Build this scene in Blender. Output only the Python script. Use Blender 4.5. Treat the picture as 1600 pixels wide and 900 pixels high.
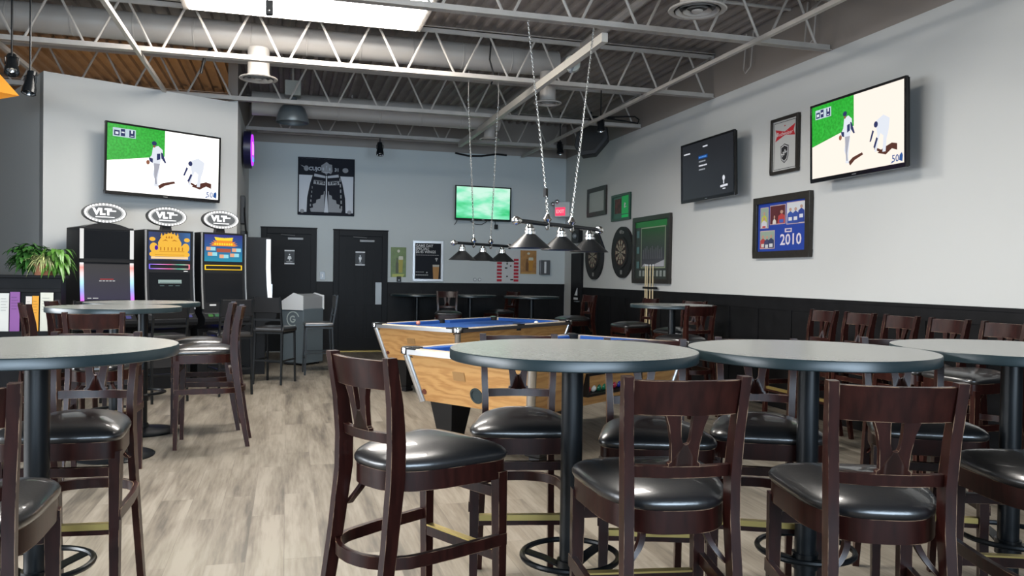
import bpy, bmesh, math, random
from mathutils import Vector, Matrix
random.seed(7)
PI = math.pi
R = math.radians
for o in list(bpy.data.objects): bpy.data.objects.remove(o)
scn = bpy.context.scene
COL = scn.collection

# ------------------------------------------------------------------ camera
cd = bpy.data.cameras.new('camera'); cam = bpy.data.objects.new('camera', cd); COL.objects.link(cam)
cd.sensor_width = 36; cd.lens = 36 * 1250 / 1600; cd.clip_start = .05; cd.clip_end = 100
fy = Vector((-352/1250, -23.5/1250, 1)).normalized()                 # room's Y axis seen by the camera (x right, y down, z forward)
fa = Vector(((448+1000-800)/1250, (426.5+13.9-450)/1250, 1))
fu = fa.cross(fy).normalized()
if fu.y > 0: fu = -fu
fx = fy.cross(fu)
if fx.x < 0: fx = -fx
M = Matrix((fx, fy, fu)).transposed()                                # world -> camera
rx, dn, fw = M[0], M[1], M[2]
cam.matrix_world = Matrix(((rx[0], -dn[0], -fw[0], 0), (rx[1], -dn[1], -fw[1], 0), (rx[2], -dn[2], -fw[2], 1.4), (0, 0, 0, 1)))
scn.camera = cam

# ------------------------------------------------------------------ world, lights, exposure
scn.view_settings.view_transform = 'Standard'; scn.view_settings.look = 'None'
scn.view_settings.gamma = 1; scn.view_settings.use_curve_mapping = False
scn.view_settings.exposure = 0.0
w = bpy.data.worlds.new('world'); scn.world = w; w.use_nodes = True
w.node_tree.nodes['Background'].inputs[0].default_value = (.62, .74, .9, 1)
w.node_tree.nodes['Background'].inputs[1].default_value = .4
def area(name, loc, rot, sx, sy, power, color):
    l = bpy.data.lights.new(name, 'AREA'); l.shape = 'RECTANGLE'; l.size = sx; l.size_y = sy; l.energy = power; l.color = color
    o = bpy.data.objects.new(name, l); COL.objects.link(o); o.location = loc; o.rotation_euler = rot; return o
# daylight through the side windows (left of and behind the camera) and the front windows
sl = area('daylight_side', (-6.5, 4.6, 1.75), (0, R(-64), 0), 2.3, 7.6, 290, (.90, .95, 1)); sl.data.spread = R(84)
fl = area('daylight_front', (-.6, -2.5, 1.9), (R(92), 0, 0), 8.0, 2.1, 180, (.66, .83, 1)); fl.data.spread = R(80)
def point(name, loc, power, color, r=.08):
    l = bpy.data.lights.new(name, 'POINT'); l.energy = power; l.color = color; l.shadow_soft_size = r
    o = bpy.data.objects.new(name, l); COL.objects.link(o); o.location = loc; return o
point('warm_light', (-1.9, 12.0, 1.6), 55, (1, .52, .18), .15)

# ------------------------------------------------------------------ materials
MATS = {}
def mat(name, col, rough=.5, metal=0, spec=.5, emis=None, estr=0, noise=0, nscale=8, coat=0, bump=0):
    if name in MATS: return MATS[name]
    m = bpy.data.materials.new(name); m.use_nodes = True; nt = m.node_tree; b = nt.nodes['Principled BSDF']
    b.inputs['Base Color'].default_value = (*col, 1); b.inputs['Roughness'].default_value = rough
    b.inputs['Metallic'].default_value = metal; b.inputs['Specular IOR Level'].default_value = spec
    b.inputs['Coat Weight'].default_value = coat
    if emis: b.inputs['Emission Color'].default_value = (*emis, 1); b.inputs['Emission Strength'].default_value = estr
    if noise or bump:
        tc = nt.nodes.new('ShaderNodeTexCoord'); n = nt.nodes.new('ShaderNodeTexNoise'); n.inputs['Scale'].default_value = nscale
        n.inputs['Detail'].default_value = 4; nt.links.new(tc.outputs['Object'], n.inputs['Vector'])
        if noise:
            r = nt.nodes.new('ShaderNodeValToRGB')
            r.color_ramp.elements[0].color = (*[c*(1-noise) for c in col], 1); r.color_ramp.elements[1].color = (*[min(1, c*(1+noise)) for c in col], 1)
            r.color_ramp.elements[0].position = .3; r.color_ramp.elements[1].position = .7
            nt.links.new(n.outputs['Fac'], r.inputs['Fac']); nt.links.new(r.outputs['Color'], b.inputs['Base Color'])
        if bump:
            bp = nt.nodes.new('ShaderNodeBump'); bp.inputs['Strength'].default_value = bump; bp.inputs['Distance'].default_value = .004
            nt.links.new(n.outputs['Fac'], bp.inputs['Height']); nt.links.new(bp.outputs['Normal'], b.inputs['Normal'])
    MATS[name] = m; return m
def emat(name, col, s=1.0):
    return mat(name, (0, 0, 0), .6, 0, .1, col, s)

def worn_wood():
    m = bpy.data.materials.new('cherry_wood'); m.use_nodes = True; nt = m.node_tree; N = nt.nodes; L = nt.links; b = N['Principled BSDF']
    tc = N.new('ShaderNodeTexCoord'); mp = N.new('ShaderNodeMapping'); mp.inputs['Scale'].default_value = (14, 14, 2.5)
    no = N.new('ShaderNodeTexNoise'); no.inputs['Scale'].default_value = 3; no.inputs['Detail'].default_value = 6
    L.new(tc.outputs['Object'], mp.inputs['Vector']); L.new(mp.outputs['Vector'], no.inputs['Vector'])
    r = N.new('ShaderNodeValToRGB'); r.color_ramp.elements[0].color = (.012, .0030, .0024, 1); r.color_ramp.elements[1].color = (.032, .0075, .0055, 1)
    r.color_ramp.elements[0].position = .3; r.color_ramp.elements[1].position = .75
    L.new(no.outputs['Fac'], r.inputs['Fac'])
    bv = N.new('ShaderNodeBevel'); bv.samples = 4; bv.inputs['Radius'].default_value = .0035
    ge = N.new('ShaderNodeNewGeometry'); dt = N.new('ShaderNodeVectorMath'); dt.operation = 'DOT_PRODUCT'
    L.new(bv.outputs['Normal'], dt.inputs[0]); L.new(ge.outputs['Normal'], dt.inputs[1])
    n2 = N.new('ShaderNodeTexNoise'); n2.inputs['Scale'].default_value = 16; n2.inputs['Detail'].default_value = 3
    L.new(tc.outputs['Object'], n2.inputs['Vector'])
    mr = N.new('ShaderNodeMapRange'); mr.inputs['From Min'].default_value = .985; mr.inputs['From Max'].default_value = .90
    L.new(dt.outputs['Value'], mr.inputs['Value'])
    m2 = N.new('ShaderNodeMapRange'); m2.inputs['From Min'].default_value = .45; m2.inputs['From Max'].default_value = .60
    L.new(n2.outputs['Fac'], m2.inputs['Value'])
    mu = N.new('ShaderNodeMath'); mu.operation = 'MULTIPLY'; L.new(mr.outputs['Result'], mu.inputs[0]); L.new(m2.outputs['Result'], mu.inputs[1])
    mx = N.new('ShaderNodeMix'); mx.data_type = 'RGBA'; mx.inputs[7].default_value = (.42, .27, .17, 1)
    L.new(mu.outputs[0], mx.inputs[0]); L.new(r.outputs['Color'], mx.inputs[6]); L.new(mx.outputs[2], b.inputs['Base Color'])
    b.inputs['Roughness'].default_value = .30; b.inputs['Specular IOR Level'].default_value = .32
    return m
WOOD = worn_wood()

def oak():
    m = bpy.data.materials.new('oak_laminate'); m.use_nodes = True; nt = m.node_tree; N = nt.nodes; L = nt.links; b = N['Principled BSDF']
    tc = N.new('ShaderNodeTexCoord'); mp = N.new('ShaderNodeMapping'); mp.inputs['Scale'].default_value = (1.0, 1.0, 5)
    wv = N.new('ShaderNodeTexWave'); wv.wave_type = 'BANDS'; wv.bands_direction = 'Z'; wv.inputs['Scale'].default_value = .9; wv.inputs['Distortion'].default_value = 16
    wv.inputs['Detail'].default_value = 4; wv.inputs['Detail Scale'].default_value = 1.6
    L.new(tc.outputs['Object'], mp.inputs['Vector']); L.new(mp.outputs['Vector'], wv.inputs['Vector'])
    n2 = N.new('ShaderNodeTexNoise'); n2.inputs['Scale'].default_value = 4; mp2 = N.new('ShaderNodeMapping'); mp2.inputs['Scale'].default_value = (2, 2, 60)
    L.new(tc.outputs['Object'], mp2.inputs['Vector']); L.new(mp2.outputs['Vector'], n2.inputs['Vector'])
    ad = N.new('ShaderNodeMix'); ad.data_type = 'FLOAT'; ad.inputs[0].default_value = .62; L.new(wv.outputs['Fac'], ad.inputs[2]); L.new(n2.outputs['Fac'], ad.inputs[3])
    r = N.new('ShaderNodeValToRGB'); e = r.color_ramp.elements; e[0].color = (.40, .19, .06, 1); e[1].color = (.56, .31, .115, 1); e[0].position = .2; e[1].position = .62
    L.new(ad.outputs[0], r.inputs['Fac']); L.new(r.outputs['Color'], b.inputs['Base Color']); b.inputs['Roughness'].default_value = .35
    return m
OAK = oak()

def floor_mat():
    m = bpy.data.materials.new('vinyl_planks'); m.use_nodes = True; nt = m.node_tree; N = nt.nodes; L = nt.links; b = N['Principled BSDF']
    tc = N.new('ShaderNodeTexCoord'); mp = N.new('ShaderNodeMapping'); mp.inputs['Rotation'].default_value = (0, 0, R(90))
    L.new(tc.outputs['Object'], mp.inputs['Vector'])
    br = N.new('ShaderNodeTexBrick'); br.offset = .37; br.inputs['Scale'].default_value = 1; br.inputs['Brick Width'].default_value = 1.2; br.inputs['Row Height'].default_value = .18
    br.inputs['Mortar Size'].default_value = .0015; br.inputs['Color1'].default_value = (0, 0, 0, 1); br.inputs['Color2'].default_value = (1, 1, 1, 1); br.inputs['Mortar'].default_value = (.2, .2, .2, 1)
    L.new(mp.outputs['Vector'], br.inputs['Vector'])
    mp2 = N.new('ShaderNodeMapping'); mp2.inputs['Scale'].default_value = (8, .85, 1); L.new(tc.outputs['Object'], mp2.inputs['Vector'])
    # offset the streaks plank by plank
    sc = N.new('ShaderNodeVectorMath'); sc.operation = 'MULTIPLY_ADD'; sc.inputs[1].default_value = (7, 7, 7)
    L.new(br.outputs['Color'], sc.inputs[0]); L.new(mp2.outputs['Vector'], sc.inputs[2])
    n1 = N.new('ShaderNodeTexNoise'); n1.inputs['Scale'].default_value = 1.1; n1.inputs['Detail'].default_value = 5; n1.inputs['Roughness'].default_value = .6; L.new(sc.outputs[0], n1.inputs['Vector'])
    mp3 = N.new('ShaderNodeMapping'); mp3.inputs['Scale'].default_value = (40, 2.5, 1); L.new(tc.outputs['Object'], mp3.inputs['Vector'])
    n2 = N.new('ShaderNodeTexNoise'); n2.inputs['Scale'].default_value = 1.5; n2.inputs['Detail'].default_value = 4; L.new(mp3.outputs['Vector'], n2.inputs['Vector'])
    a1 = N.new('ShaderNodeMix'); a1.data_type = 'FLOAT'; a1.inputs[0].default_value = .26; L.new(n1.outputs['Fac'], a1.inputs[2]); L.new(n2.outputs['Fac'], a1.inputs[3])
    a2 = N.new('ShaderNodeMix'); a2.data_type = 'FLOAT'; a2.inputs[0].default_value = .07; L.new(a1.outputs[0], a2.inputs[2]); L.new(br.outputs['Color'], a2.inputs[3])
    r = N.new('ShaderNodeValToRGB'); e = r.color_ramp.elements; e[0].position = .36; e[1].position = .60; e[0].color = (.085, .074, .060, 1); e[1].color = (.245, .218, .178, 1)
    k = e.new(.46); k.color = (.160, .138, .108, 1)
    L.new(a2.outputs[0], r.inputs['Fac'])
    mx = N.new('ShaderNodeMix'); mx.data_type = 'RGBA'; mx.inputs[7].default_value = (.10, .085, .07, 1)
    mm = N.new('ShaderNodeMath'); mm.operation = 'MULTIPLY'; mm.inputs[1].default_value = .35; L.new(br.outputs['Fac'], mm.inputs[0]); L.new(mm.outputs[0], mx.inputs[0])
    L.new(r.outputs['Color'], mx.inputs[6]); L.new(mx.outputs[2], b.inputs['Base Color'])
    b.inputs['Roughness'].default_value = .42; b.inputs['Specular IOR Level'].default_value = .4
    bp = N.new('ShaderNodeBump'); bp.inputs['Strength'].default_value = .15; bp.inputs['Distance'].default_value = .002; L.new(n2.outputs['Fac'], bp.inputs['Height']); L.new(bp.outputs['Normal'], b.inputs['Normal'])
    return m

def wall_mat(split=3.69, name='wall_paint', lo=(.58, .585, .57), hi=(.27, .235, .21)):
    # the upper band of the wall is painted in the ceiling's taupe
    m = bpy.data.materials.new(name); m.use_nodes = True; nt = m.node_tree; N = nt.nodes; L = nt.links; b = N['Principled BSDF']
    tc = N.new('ShaderNodeTexCoord'); sp = N.new('ShaderNodeSeparateXYZ'); L.new(tc.outputs['Object'], sp.inputs[0])
    gt = N.new('ShaderNodeMath'); gt.operation = 'GREATER_THAN'; gt.inputs[1].default_value = split; L.new(sp.outputs['Z'], gt.inputs[0])
    mx = N.new('ShaderNodeMix'); mx.data_type = 'RGBA'; mx.inputs[6].default_value = (*lo, 1); mx.inputs[7].default_value = (*hi, 1)
    L.new(gt.outputs[0], mx.inputs[0]); L.new(mx.outputs[2], b.inputs['Base Color']); b.inputs['Roughness'].default_value = .75
    no = N.new('ShaderNodeTexNoise'); no.inputs['Scale'].default_value = 90; L.new(tc.outputs['Object'], no.inputs['Vector'])
    bp = N.new('ShaderNodeBump'); bp.inputs['Strength'].default_value = .08; bp.inputs['Distance'].default_value = .003; L.new(no.outputs['Fac'], bp.inputs['Height']); L.new(bp.outputs['Normal'], b.inputs['Normal'])
    return m
WALL = wall_mat()
CEIL = mat('taupe_deck_paint', (.30, .26, .235), .7, noise=.12, nscale=3)
STEEL = mat('joist_paint', (.42, .385, .35), .5, noise=.1, nscale=5)
DUCT = mat('duct_paint', (.38, .35, .32), .45)
DARKPANEL = mat('dark_panelling', (.008, .008, .009), .5, spec=.2, noise=.25, nscale=6)
BLACKP = mat('black_plastic', (.007, .007, .008), .4, spec=.35)
BLACKM = mat('black_metal', (.007, .009, .011), .33, spec=.4)
VINYL = mat('black_vinyl', (.010, .010, .011), .33, spec=.9, bump=.10, nscale=120, coat=.5)
LAM = mat('grey_laminate', (.215, .225, .215), .25, noise=.06, nscale=60)
EDGE = mat('table_edge', (.012, .024, .028), .32, spec=.6)
BRASS = mat('worn_brass', (.52, .40, .14), .35, .8)
CHROME = mat('chrome', (.75, .75, .74), .18, 1)
SILVER = mat('brushed_silver', (.62, .62, .63), .3, 1)
GREY = mat('grey_metal', (.30, .32, .34), .4, .3)
WHITE = mat('white_plastic', (.75, .76, .77), .35)
BLUECLOTH = mat('blue_cloth', (.012, .080, .32), .85, noise=.08, nscale=40)
BLACKWOODF = mat('black_frame_wood', (.022, .018, .014), .4, noise=.3, nscale=20)
PAPER = mat('white_paper', (.72, .71, .66), .7)
DOORM = mat('black_door_paint', (.008, .009, .011), .5, spec=.18)

# ------------------------------------------------------------------ mesh helper
class MB:
    def __init__(s): s.v = []; s.f = []
    def add(s, vs, fs, T=None):
        n = len(s.v)
        s.v += [tuple(T @ Vector(p)) if T else tuple(p) for p in vs]
        s.f += [tuple(i + n for i in f) for f in fs]; return s
    def box(s, x0, x1, y0, y1, z0, z1, T=None):
        return s.add([(x0,y0,z0),(x1,y0,z0),(x1,y1,z0),(x0,y1,z0),(x0,y0,z1),(x1,y0,z1),(x1,y1,z1),(x0,y1,z1)],
                     [(0,3,2,1),(4,5,6,7),(0,1,5,4),(1,2,6,5),(2,3,7,6),(3,0,4,7)], T)
    def prism(s, pts, a, b, axis='y', T=None):
        # pts 2d polygon; extruded from a to b along the axis (y: pts are x,z; x: pts are y,z; z: pts are x,y)
        def P(p, d): return (p[0], d, p[1]) if axis == 'y' else ((d, p[0], p[1]) if axis == 'x' else (p[0], p[1], d))
        n = len(pts); vs = [P(p, a) for p in pts] + [P(p, b) for p in pts]
        ar = sum(pts[i][0]*pts[(i+1) % n][1] - pts[(i+1) % n][0]*pts[i][1] for i in range(n))
        fs = [tuple(range(n)), tuple(range(2*n-1, n-1, -1))] + [(i, i+n, (i+1) % n + n, (i+1) % n) for i in range(n)]
        return s.add(vs, fs, T)
    def lathe(s, prof, n=24, c=(0, 0), T=None, cap=True):
        vs = []; fs = []; m = len(prof)
        for i in range(n):
            a = 2*PI*i/n
            vs += [(c[0]+r*math.cos(a), c[1]+r*math.sin(a), z) for r, z in prof]
        for i in range(n):
            j = (i+1) % n
            for k in range(m-1): fs.append((i*m+k, j*m+k, j*m+k+1, i*m+k+1))
        if cap:
            if prof[0][0] > 1e-5: fs.append(tuple(i*m for i in range(n))[::-1])
            if prof[-1][0] > 1e-5: fs.append(tuple(i*m+m-1 for i in range(n)))
        return s.add(vs, fs, T)
    def rings(s, rs, closed=False, caps=True, T=None):
        n = len(rs[0]); vs = [p for r in rs for p in r]; fs = []; m = len(rs)
        for k in range(m if closed else m-1):
            q = (k+1) % m
            for i in range(n): j = (i+1) % n; fs.append((k*n+i, k*n+j, q*n+j, q*n+i))
        if caps and not closed: fs.append(tuple(range(n))[::-1]); fs.append(tuple((m-1)*n+i for i in range(n)))
        return s.add(vs, fs, T)
    def tube(s, path, r, n=8, closed=False, T=None):
        P = [Vector(p) for p in path]; m = len(P); rs = []; prev = None
        for i in range(m):
            a = P[i-1] if (i > 0 or closed) else P[i]; b = P[(i+1) % m] if (i < m-1 or closed) else P[i]
            t = (b-a).normalized()
            if prev is None:
                u = t.cross(Vector((0, 0, 1)));
                if u.length < .1: u = t.cross(Vector((1, 0, 0)))
            else: u = prev - t*prev.dot(t)
            u.normalize(); prev = u; v = t.cross(u); rr = r[i] if isinstance(r, (list, tuple)) else r
            rs.append([tuple(P[i] + u*rr*math.cos(2*PI*k/n) + v*rr*math.sin(2*PI*k/n)) for k in range(n)])
        return s.rings(rs, closed, True, T)
    def strip(s, path, wv, tv, T=None):
        # rectangular section swept along path; wv[i], tv[i] = half-extent vectors at each point
        rs = []
        for p, w_, t_ in zip(path, wv, tv):
            p, w_, t_ = Vector(p), Vector(w_), Vector(t_)
            rs.append([tuple(p-w_-t_), tuple(p+w_-t_), tuple(p+w_+t_), tuple(p-w_+t_)])
        return s.rings(rs, False, True, T)
    def ball(s, c, r, n=12, T=None, sz=1):
        m = max(6, n//2); prof = [(r*math.sin(PI*k/m), c[2] - sz*r*math.cos(PI*k/m)) for k in range(m+1)]
        prof[0] = (1e-6, prof[0][1]); prof[-1] = (1e-6, prof[-1][1])
        return s.lathe(prof, n, (c[0], c[1]), T, False)
    def build(s, name, m, parent=None, smooth=35, bevel=0):
        me = bpy.data.meshes.new(name); me.from_pydata(s.v, [], s.f)
        bm = bmesh.new(); bm.from_mesh(me); bmesh.ops.remove_doubles(bm, verts=bm.verts, dist=1e-6); bmesh.ops.recalc_face_normals(bm, faces=bm.faces); bm.to_mesh(me); bm.free()
        me.materials.append(m); o = bpy.data.objects.new(name, me); COL.objects.link(o)
        if smooth:
            me.shade_smooth(); me.set_sharp_from_angle(angle=R(smooth))
        if bevel:
            b = o.modifiers.new('bevel', 'BEVEL'); b.width = bevel; b.segments = 2; b.limit_method = 'ANGLE'
        if parent: o.parent = parent
        return o
def Tm(loc=(0, 0, 0), rz=0, rx_=0, ry_=0):
    return Matrix.Translation(loc) @ Matrix.Rotation(rz, 4, 'Z') @ Matrix.Rotation(ry_, 4, 'Y') @ Matrix.Rotation(rx_, 4, 'X')
def text_mb(mb, txt, x, z, size, y=0, depth=.001, align='CENTER', sx=1, bold=0):
    # lettering in the x-z plane, facing -y
    c = bpy.data.curves.new('t', 'FONT'); c.body = txt; c.size = size; c.align_x = align; c.align_y = 'CENTER'; c.resolution_u = 2; c.offset = bold
    o = bpy.data.objects.new('t', c); COL.objects.link(o); bpy.context.view_layer.update()
    me = bpy.data.meshes.new_from_object(o.evaluated_get(bpy.context.evaluated_depsgraph_get()))
    vs = [(x + v.co.x*sx, y, z + v.co.y) for v in me.vertices]; fs = [tuple(p.vertices) for p in me.polygons]
    mb.add(vs, fs); bpy.data.objects.remove(o); bpy.data.curves.remove(c); bpy.data.meshes.remove(me); return mb
def tag(o, label=None, cat=None, group=None, kind=None):
    if label: o['label'] = label
    if cat: o['category'] = cat
    if group: o['group'] = group
    if kind: o['kind'] = kind
    return o
def thing(name, label, cat, loc=(0, 0, 0), rz=0, group=None, tilt=0):
    o = bpy.data.objects.new(name, None); COL.objects.link(o); o.location = loc; o.rotation_euler = (tilt, 0, rz); o.empty_display_size = .1
    return tag(o, label, cat, group)
def struct(mb, name, m, parent=None, smooth=35, bevel=0, label=None, cat=None):
    o = mb.build(name, m, parent, smooth, bevel)
    if not parent:
        o['kind'] = 'structure'
        if label: tag(o, label, cat)
    return o
def kids(o): return [c for c in list(bpy.data.objects) if c.parent == o]
def dup(root, loc, rz, label, group=None):
    r = root.copy(); COL.objects.link(r); r.location = loc; r.rotation_euler = (root.rotation_euler.x, 0, rz); tag(r, label, None, group)
    for ch in kids(root):
        c = ch.copy(); COL.objects.link(c); c.parent = r
        for g in kids(ch):
            d = g.copy(); COL.objects.link(d); d.parent = c
    return r
def ellipse(cx, cz, rx_, rz_, n=20): return [(cx+rx_*math.cos(2*PI*i/n), cz+rz_*math.sin(2*PI*i/n)) for i in range(n)]
def ringplate(mb, o1, o2, a, b, T=None):
    # plate with a hole: outer polygon o1, inner polygon o2 (same count) in x-z, from y=a to y=b
    n = len(o1)
    vs = [(p[0], a, p[1]) for p in o1] + [(p[0], a, p[1]) for p in o2] + [(p[0], b, p[1]) for p in o1] + [(p[0], b, p[1]) for p in o2]; fs = []
    for i in range(n):
        j = (i+1) % n
        fs += [(i, j, n+j, n+i), (2*n+i, 3*n+i, 3*n+j, 2*n+j), (i, 2*n+i, 2*n+j, j), (n+i, n+j, 3*n+j, 3*n+i)]
    return mb.add(vs, fs, T)
def rect(x0, x1, z0, z1): return [(x0, z0), (x1, z0), (x1, z1), (x0, z1)]
def poly(name, pts, m, parent, y, label=None, th=.0012):
    mb = MB(); 
    for p in (pts if isinstance(pts[0][0], (tuple, list)) else [pts]): mb.prism(p, y, y-th, 'y')
    o = mb.build(name, m, parent, 0)
    if label: o['label'] = label
    return o

# ================================================================== SETTING
XR, YB, ZD = 5.2, 14.7, 4.3
struct(MB().box(-6.6, XR+.1, -2.6, YB+.1, -.1, 0), 'floor', floor_mat(), smooth=0)
# ceiling: corrugated steel deck, flutes running front to back
mb = MB(); per = .154; x = -6.6; pts = []
while x < XR:
    pts += [(x, ZD), (x+.045, ZD), (x+.06, ZD+.045), (x+.139, ZD+.045)]; x += per
n = len(pts); vs = [(p[0], -2.6, p[1]) for p in pts] + [(p[0], YB, p[1]) for p in pts]
mb.add(vs, [(i, i+1, n+i+1, n+i) for i in range(n-1)]); mb.box(-6.6, XR+.1, -2.6, YB+.1, ZD+.09, ZD+.14)
struct(mb, 'ceiling', CEIL, smooth=0)
# walls
struct(MB().box(XR, XR+.12, -2.6, YB+.12, 0, ZD+.1), 'wall_right', WALL, smooth=0)
struct(MB().box(-6.6, XR, YB, YB+.12, 0, ZD+.1), 'wall_back', wall_mat(3.69, 'back_wall_paint', (.56, .60, .60), (.30, .27, .245)), smooth=0)
mb = MB()
for a in ((-2.6, .7, 0, ZD), (8.5, YB, 0, ZD), (.7, 8.5, 0, .55), (.7, 8.5, 3.0, ZD)): mb.box(-6.72, -6.6, a[0], a[1], a[2], a[3])
struct(mb, 'wall_left', WALL, smooth=0)
mb = MB()
for a in ((-6.6, -4.8, 0, ZD), (3.6, XR, 0, ZD), (-4.8, 3.6, 0, .8), (-4.8, 3.6, 3.0, ZD)): mb.box(a[0], a[1], -2.72, -2.6, a[2], a[3])
struct(mb, 'wall_front', WALL, smooth=0)
# angled partition: return wall, slot machine wall, left return
Cx, Bx = Vector((-2.69, 10.27)), Vector((-.65, 11.34))
u = (Bx-Cx).normalized(); nv = Vector((u.y, -u.x)); AW = math.atan2(u.y, u.x)
WALLP = wall_mat(9, 'partition_paint', (.50, .50, .485))
def wpt(s, off): p = Cx + u*s + nv*off; return (p.x, p.y)
q = 3.665
struct(MB().prism([(Cx.x, Cx.y), (Bx.x, Bx.y), (Bx.x-.13, Bx.y+.08), (Cx.x-.07, Cx.y+.13)], 0, q, 'z'), 'wall_angled', WALLP, smooth=0)
struct(MB().prism([(Bx.x, Bx.y), (Bx.x, YB), (Bx.x-.13, YB), (Bx.x-.13, Bx.y+.08)], 0, ZD, 'z'), 'wall_corridor', WALL, smooth=0)
d = Vector((-.465, .885)); e = Cx + d*2.9
struct(MB().prism([(Cx.x, Cx.y), (Cx.x-.07, Cx.y+.13), (e.x+.1, e.y+.06), (e.x, e.y)], 0, q, 'z'), 'wall_left_return', WALLP, smooth=0)

# wainscot (trims)
def wainscot(n, x0, x1, h, T, gaps=()):
    mb = MB(); mb.box(x0, x1, -.015, 0, 0, h-.03, T)
    mb.box(x0, x1, -.032, 0, h-.03, h, T); mb.box(x0, x1, -.024, 0, h-.14, h-.03, T); mb.box(x0, x1, -.03, 0, 0, .14, T)
    k = x0
    while k < x1-.05: mb.box(k, k+.07, -.024, 0, .14, h-.14, T); k += .62
    struct(mb, 'trim_%d' % n, DARKPANEL, smooth=0)
TB = Tm((0, YB, 0))
wainscot(1, 1.775, XR-.01, 1.257, TB); wainscot(2, .51, .80, 1.257, TB)
TR = Tm((XR, 0, 0), R(-90))          # local x -> -Y
wainscot(4, -13.66, 2.5, 1.213, TR)
# restroom doors
def door(n, x0, x1, h, T, plate, closer_side, label):
    mb = MB(); W = x1-x0; f = .1
    mb.box(x0, x0+f, -.05, 0, 0, h, T); mb.box(x1-f, x1, -.05, 0, 0, h, T); mb.box(x0+f, x1-f, -.05, 0, h-f, h, T)
    mb.box(x0-.01, x1+.01, -.06, 0, h, h+.02, T)
    o = struct(mb, 'door_%d' % n, DOORM, smooth=0, bevel=.004, label=label, cat='door')
    a, b = x0+f, x1-f; lf = MB(); lf.box(a, b, -.02, 0, .02, h-f, T); lf.build('door_leaf', DOORM, o, 0)
    mb = MB(); w2 = (b-a-.36)/2
    for k in (0, 1):
        xx = a+.12+k*(w2+.12)
        for z0, z1 in ((.22, .86), (1.0, 1.52), (1.64, 1.9)):
            ringplate(mb, rect(xx, xx+w2, z0, z1), rect(xx+.03, xx+w2-.03, z0+.03, z1-.03), -.032, -.02, T)
            mb.box(xx+.055, xx+w2-.055, -.03, -.02, z0+.055, z1-.055, T)
    mb.build('raised_panels', DOORM, o, 0)
    mb = MB(); c = (a+b)/2 + closer_side*.0
    mb.box(c-.02, c+.24, -.075, -.02, h-.2, h-.165, T); mb.tube([T @ Vector((c-.14, -.08, h-.115)), T @ Vector((c+.10, -.1, h-.13))], .008, 6)
    mb.build('door_closer', mat('closer_grey', (.22, .22, .22), .45, .3), o)
    return o, a, b
d1, a1, b1 = door(1, -.44, .51, 2.19, TB, 0, 1, 'black panelled restroom door left, nearer the arcade cabinet')
d2, a2, b2 = door(2, .80, 1.77, 2.18, TB, 1, -1, 'black panelled restroom door right, with a metal push plate')
MB().box(1.555, 1.665, -.028, -.02, .85, 1.25, TB).build('push_plate', mat('plate_steel', (.34, .36, .37), .5, .6), d2, 0)
mb = MB(); mb.box(-.32, -.24, -.028, -.02, 1.0, 1.2, TB); mb.tube([TB @ Vector((-.28, -.03, 1.1)), TB @ Vector((-.28, -.08, 1.1))], .012); mb.build('door_handle', SILVER, d1)
MB().box(.8, 1.77, -.12, .0, 0, .02, TB).build('threshold', BRASS, d2, 0)
# restroom signs
def rsign(xc, woman, lab):
    t = thing('restroom_sign', lab, 'sign', (xc, YB-.034, 1.68), 0)
    MB().box(-.085, .085, 0, .01, -.125, .125).build('sign_plate', BLACKP, t, 0)
    poly('white_bars', [rect(-.085, .085, .105, .125), rect(-.085, .085, -.125, -.105)], WHITE, t, -.001)
    body = [(-.022, .02), (-.03, -.0), (-.035, -.035), (-.012, -.035), (-.01, -.06), (.01, -.06), (.012, -.035), (.035, -.035), (.03, 0), (.022, .02)] if woman else \
           [(-.024, .025), (-.024, -.02), (-.013, -.02), (-.013, -.06), (.013, -.06), (.013, -.02), (.024, -.02), (.024, .025)]
    mb = MB(); mb.prism(body, 0, -.002, 'y'); mb.prism([(a*1.0, b+.045) for a, b in ellipse(0, 0, .012, .013)], 0, -.002, 'y'); mb.build('pictogram', WHITE, t, 0)
    text_mb(MB(), 'WOMEN' if woman else 'MEN', 0, -.083, .026, -.002).build('lettering', WHITE, t, 0)
rsign(.045, True, 'small black and white restroom sign on the left restroom door'); rsign(1.275, False, 'small black and white restroom sign on the right restroom door')
# dark narrow door on the right wall near the corner
mb = MB(); mb.box(-14.2, -13.67, -.05, 0, 0, 1.84, TR); o = struct(mb, 'door_3', DARKPANEL, bevel=.004, label='narrow dark door on the right wall by the back corner', cat='door')
mb = MB(); mb.box(-14.02, -13.82, -.056, -.05, .98, 1.02, TR); mb.prism([(-13.98, 1.06), (-13.84, 1.06), (-13.84, 1.2)], -.056, -.05, 'y', TR); mb.build('door_stickers', WHITE, o, 0)
MB().tube([TR @ Vector((-13.74, -.05, .95)), TR @ Vector((-13.74, -.1, .95)), TR @ Vector((-13.86, -.1, .95))], .01).build('door_handle', SILVER, o)

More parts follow.
